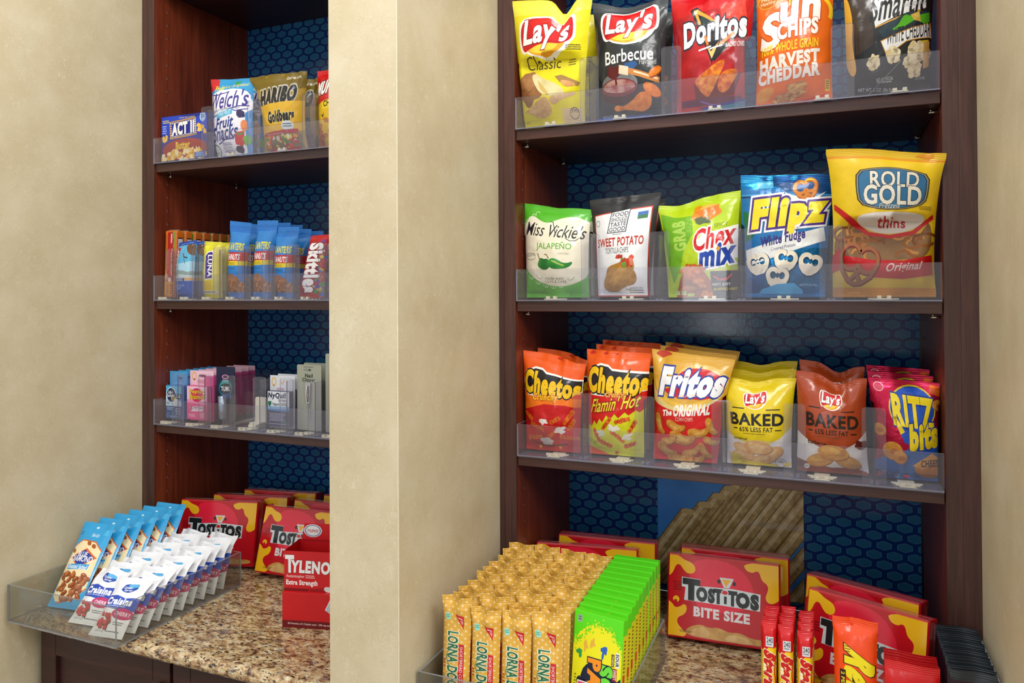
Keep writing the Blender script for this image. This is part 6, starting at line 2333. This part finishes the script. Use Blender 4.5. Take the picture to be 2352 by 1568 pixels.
# ---------------- right tray: shortbread packs and sour candy boxes
def a_lorna():
    A = Art()
    for r in range(34):
        for c in range(9):
            if (r + c) % 2 == 0:
                x, y = c * 12.5, r * 3
                A.poly('#e8cf9a', [(x - 4.4, y), (x, y - 1.15), (x + 4.4, y), (x, y + 1.15)])
    A.blob('#8fd4c0', 22, 17, 10, 3, 2, .06)
    A.fine('#3a8a78', 15, 15.5, 29, 18.5, 2, 3)
    A.poly('#c8202c', [(50, 14), (82, 15), (80, 26)])
    A.line('#f0c8c8', [(62, 16.5), (76, 17.5), (76, 21)], 3, .9)
    A.line('#f0c8c8', [(70, 18.5), (76, 22)], 2, .7)
    A.text('#1d6a48', 'LORNA DOONE', 26, 29, 62, 84, turn=1, bold=.035, out=[('#e6e2c8', .10)])
    A.ring('#2a7a5a', 46, 50, 24, 8, 2.4, .8, 110, 250)
    A.rect('#c4202a', 66, 38, 84, 78)
    A.text('#f2d8d0', 'SHORTBREAD COOKIES', 70, 40, 80, 76, turn=1)
    A.fine('#c8481e', 8, 52, 18, 60, 3, 4)
    return A


lor = []
for s in (2, 5, 9):
    lor.append(bag('shortbread_pack', '', 'cookie pack', [(-.0245, .186), (.0245, .186), (.0235, 0), (-.0235, 0)], (0, 0, 0), a_lorna(), '#d8a842', depth=.0085, inset=.0, seal=(.05, .06), nu=10, nv=36,
                   wr=2.2, p=5, vexp=.22, group='yellow plaid shortbread packs', seed=s, back=1.0, topbend=.004))
colx = (.0195, .0708, .1222, .1735)
dzc = (0, -.011, -.009, -.003)
used = set()
for i in range(10):
    for j in range(4):
        R = random.Random(i * 4 + j)
        loc_ = (colx[j] + R.uniform(-.0006, .0006), -.312 + .0305 * i, ZC + .0046)
        lab = f'yellow plaid shortbread pack, {("leftmost", "second", "third", "rightmost")[j]} column, ' + ('front row' if i == 0 else f'{ORD[i]} from the front')
        r_ = (-.08 + R.uniform(-.01, .01), R.uniform(-.006, .006), R.uniform(-.02, .02))
        k = (i + 2 * j) % 3
        sc_ = 1 + dzc[j] / .186 if i == 0 else 1 + R.uniform(-.05, .005)
        if k not in used:
            used.add(k)
            t = lor[k]
            t.location, t.rotation_euler, t['label'] = loc_, r_, lab
            t.scale = (1, 1, sc_)
            continue
        c = dup(lor[k], loc_, lab, r_)
        c.scale = (1, 1, sc_)

A = Art()
A.rect('#58d81a', 0, 0, 100, 26)
R = random.Random(1)
A.poly('#e8e41e', [(0, 27), (14, 16), (34, 9.5), (56, 8), (80, 12), (100, 22), (100, 100), (0, 100)])
for k in range(220):
    x = R.uniform(0, 100)
    k = k // 110
    y = 27 - 19 * math.sin(math.pi * min(1, max(0, x / 108))) + R.gauss(0, 2.2)
    A.rect('#58d81a' if k % 2 else '#e8e41e', x, y, x + 2.2, y + 1.1)
A.rect('#9aa8a0', 7, 3, 16, 9).fine('#3a4844', 8, 4, 15, 8, 2, 2)
for (x, y, c_, s_) in ((26, 27, '#e0b040', 5), (40, 24, '#e0b040', 5), (64, 28, '#2a62b8', 6), (14, 34, '#2a9a4a', 5), (92, 58, '#e8823a', 6)):
    A.blob(c_, x, y, s_, s_ * .8, int(x), .25, 16, 4)
A.blob('#14203a', 56, 66, 38, 31, 4, .12)
for (x, y) in ((18, 58), (92, 52), (90, 76), (30, 50), (18, 78)):
    A.blob('#14203a', x, y, 7, 5, int(x), .3, 14, 4)
A.text('#6ad83a', 'SOUR', 58, 40, 82, 90, turn=1, bold=.07, out=[('#14203a', .12)])
A.text('#f0921e', 'PATCH', 34, 37, 58, 97, turn=1, bold=.06, out=[('#14203a', .11)])
A.text('#e04a78', 'Kids', 15, 58, 31, 84, turn=1, bold=.05, out=[('#f2f0f0', .12)])
A.rect('#f0f0ee', 88, 26, 96, 38).rect('#6a5a2a', 80, 28, 86, 38).rect('#a02030', 84, 39, 92, 49)
A.text('#26303a', 'SOUR', 89, 27, 95, 37, turn=1, bold=.04).text('#f0e0a0', 'THEN', 81, 29, 85, 37, turn=1).text('#f0d0d0', 'SWEET', 85, 40, 91, 48, turn=1, bold=.03)
A.fine('#50601a', 5, 52, 9, 78, 10, 4)
S = Art().rect('#d8d41e', 0, 0, 100, 100).rect('#58d81a', 0, 0, 100, 12).fine('#8a4a1e', 30, 16, 70, 96, 26, 3).rect('#c8401e', 24, 44, 74, 52)
T = Art().rect('#58d81a', 0, 0, 100, 100)
sp = carton('sour_candy_box', 'green and yellow sour candy box, frontmost in the right tray', 'candy box', .083, .178, .0165, (.2395, -.292, ZC + .0072), A, '#58d81a', 'card', (-.13, 0, -.20),
            'green sour candy boxes', side=S, top=T, bev=.0008)
for i in range(1, 11):
    dup(sp, (.2395 + .0004 * (i % 2) + .0002 * i, -.292 + .0262 * i, ZC + .0072), f'green sour candy box in the right tray, {ORD[i]} from the front', (-.13 + .008 * i, 0, -.20 + .02 * i))


# ---------------- candy bars standing on the right counter
def a_star():
    A = Art()
    A.rect('#c8141c', -3, 0, 103, 10)
    A.rect('#e8c41e', -3, 26, 103, 103)
    A.poly('#c8141c', [(-3, 10), (103, 10), (103, 26), (60, 24), (30, 30), (-3, 28)])
    A.rect('#d0d4d8', 34, 15, 84, 25).text('#40444a', '240', 40, 16, 80, 21, bold=.02).fine('#60646a', 40, 22, 78, 24.4, 1, 3)
    A.text('#c41a1e', 'Starburst', 26, 31, 92, 97, turn=1, bold=.075, out=[('#f4e8c0', .12)], slant=.05)
    A.line('#c8141c', [(96, 34), (90, 50), (98, 66), (92, 84)], 6, 1.4)
    return A


st = bag('fruit_chew_pack', '', 'candy pack', [(-.0112, .152), (.0112, .152), (.0112, 0), (-.0112, 0)], (0, 0, 0), a_star(), '#c8141c', depth=.0085, inset=0, seal=(.03, .06), nu=8, nv=24, wr=.6, p=6,
         vexp=.2, back=1.0, group='red and yellow fruit chew packs', seed=3, fin='gloss')
u = False
for i in range(4):
    for j, x in enumerate((.4775, .503, .531)):
        loc_ = (x + .0004 * i, -.122 + .0225 * i, ZC + .001)
        lab = f'red and yellow fruit chew pack, {("left", "middle", "right")[j]} stack, ' + ('front' if i == 0 else f'{ORD[i]} from the front')
        r_ = (-.03, 0, .02 * (j - 1))
        if not u:
            st.location, st.rotation_euler, u = loc_, r_, True
            st['label'] = lab
        else:
            c = dup(st, loc_, lab, r_)
            c.scale = (1, 1, 1 - .02 * ((i + j) % 2) - (.05 if j == 2 and i == 0 else 0))


def a_cup():
    A = Art()
    A.rect('#f04a12', -3, 0, 103, 103)
    A.text('#f0de1e', "Reese's", 30, 30, 92, 104, turn=1, slant=.15, bold=.07, out=[('#3a1a10', .1)])
    A.rect('#2a1410', 14, 42, 28, 103)
    A.text('#f0d81e', '2 PEANUT BUTTER CUPS', 17, 44, 25, 102, turn=1, bold=.02)
    A.text('#6a2410', 'MILK CHOCOLATE', 88, 58, 94, 100, turn=1)
    A.fine('#8a2a10', 22, 22, 40, 28, 3, 3)
    return A


bag('peanut_butter_cup_pack', 'bright orange peanut butter cup pack standing at the right counter front', 'candy pack', [(-.0315, .178), (.0315, .178), (.029, 0), (-.029, 0)], (.602, -.128, ZC + .001),
    a_cup(), '#ee4210', depth=.011, inset=.04, seal=(.05, .075), nu=14, nv=30, wr=1.0, p=4, vexp=.3, seed=12, rot=(-.02, 0, -.05))
A = Art().rect('#d01418', -3, 0, 103, 103).text('#f0e8e6', 'Kit Kat', 20, 40, 80, 70, slant=.2, bold=.05)
kk = bag('wafer_bar', 'red wafer bar standing behind the orange pack, frontmost of its stack', 'candy bar', [(-.036, .128), (.036, .128), (.035, 0), (-.035, 0)], (.677, -.138, ZC + .001), A, '#c81216',
         depth=.0048, inset=0, seal=(.05, .09), nu=12, nv=20, wr=.7, p=5, vexp=.3, group='red wafer bars', seed=5, rot=(-.02, 0, -.06), back=.9)
for i in range(1, 7):
    c = dup(kk, (.677 + .0004 * i, -.138 + .0098 * i, ZC + .001), f'red wafer bar in the stack behind the orange pack, {ORD[i]} from the front', (-.02, 0, -.06))
    c.scale = (1, 1, .985 if i < 2 else .93)
A = Art().rect('#2a1420', -3, 10, 103, 103).text('#c8ccd0', 'dark chocolate', 40, 14, 96, 20).rect('#9aa4a8', 22, 20, 66, 34)
dk = bag('dark_wrapper_bar', 'black wrapped bar at the front of the stack beside the right wall', 'candy bar', [(-.0285, .139), (.0285, .139), (.0285, 0), (-.0285, 0)], (.7505, -.162, ZC + .0048), A, '#262d35',
         depth=.0034, inset=0, seal=(.05, .06), nu=10, nv=16, wr=.8, p=6, vexp=.25, group='black wrapped bars', seed=7, fin='gloss', back=.9)
for i in range(1, 20):
    c = dup(dk, (.7505 + .0008 * math.sin(i * 2.1), -.162 + .0077 * i, ZC + .0048), f'black wrapped bar in the stack beside the right wall, {ORD[i]} from the front', (-.015 * (i % 2), 0, .012 * math.sin(i)))
    c.scale = (1, 1, 1 + .012 * math.sin(i * 1.7))
root = thing('acrylic_bin', 'narrow clear bin holding the black wrapped bars by the right wall', 'bin', (.7175, -.178, ZC))
w, d, t_, ht = .0685, .170, .0025, .128
b = MB()
b.box(0, 0, .0005, w, d, .0035, ACRYL_TRAY, edge=ACRYL_TEDGE)
kid(b.build('bin_base'), root)
for q in ((0, 0, .0035, w, t_, .05), (0, d - t_, .0035, w, d, ht), (0, t_, .0035, t_, d - t_, .05), (w - t_, t_, .0035, w, d - t_, ht)):
    b = MB()
    b.box(*q, ACRYL_TEDGE if q[0] > .03 else ACRYL_TRAY, edge=ACRYL_TEDGE)
    kid(b.build('bin_wall'), root)

# ---------------- poster taped to the back panel
A = Art()
A.poly('#4090e6/#3480d8@8', [(0, 0), (100, 0), (100, 100), (0, 100)])
wf = [(22, 46), (34, 40), (44, 33), (52, 27), (60, 21), (68, 17), (77, 15), (86, 14), (95, 13), (104, 12), (113, 14), (122, 18), (131, 25), (140, 34), (149, 45), (158, 58), (167, 72)]
for i, (x, y) in enumerate(reversed(wf)):
    L_ = 300
    dx, dy = -.55, .78
    A.line('#7a6238', [(x, y), (x + dx * L_, y + dy * L_)], 10.5, 8)
    A.line('#c8ac76/#9c8250@60', [(x, y), (x + dx * L_, y + dy * L_)], 9, 6.8)
    A.line('#e4d4aa/#c8b284@60', [(x - 1, y), (x - 1 + dx * L_, y + dy * L_)], 3.4, 2.4)
    A.ell('#c8b078', x, y, 4.6, 2.2)
ps = thing('poster', 'blue wafer stick poster taped to the back panel of the right bay', 'poster', (.364, DEP - .0022, -.655))
art_part('printed_sheet', A, .308, .31, Matrix.Identity(4), ps, 'card', shape=[(-.154, 0), (.154, 0), (.154, .31), (-.154, .31)], th=.0006, base='#4090e6')
b = MB()
b.box(.006, -.0015, .155, .1545, -.0010, .305, CLEAR)
b.box(.006, -.0019, .150, .1545, -.0015, .162, acrylic_mat('clear_tape', '#ffffff', .10, '#f4f2ee', .2))
kid(b.build('clear_sleeve'), ps)
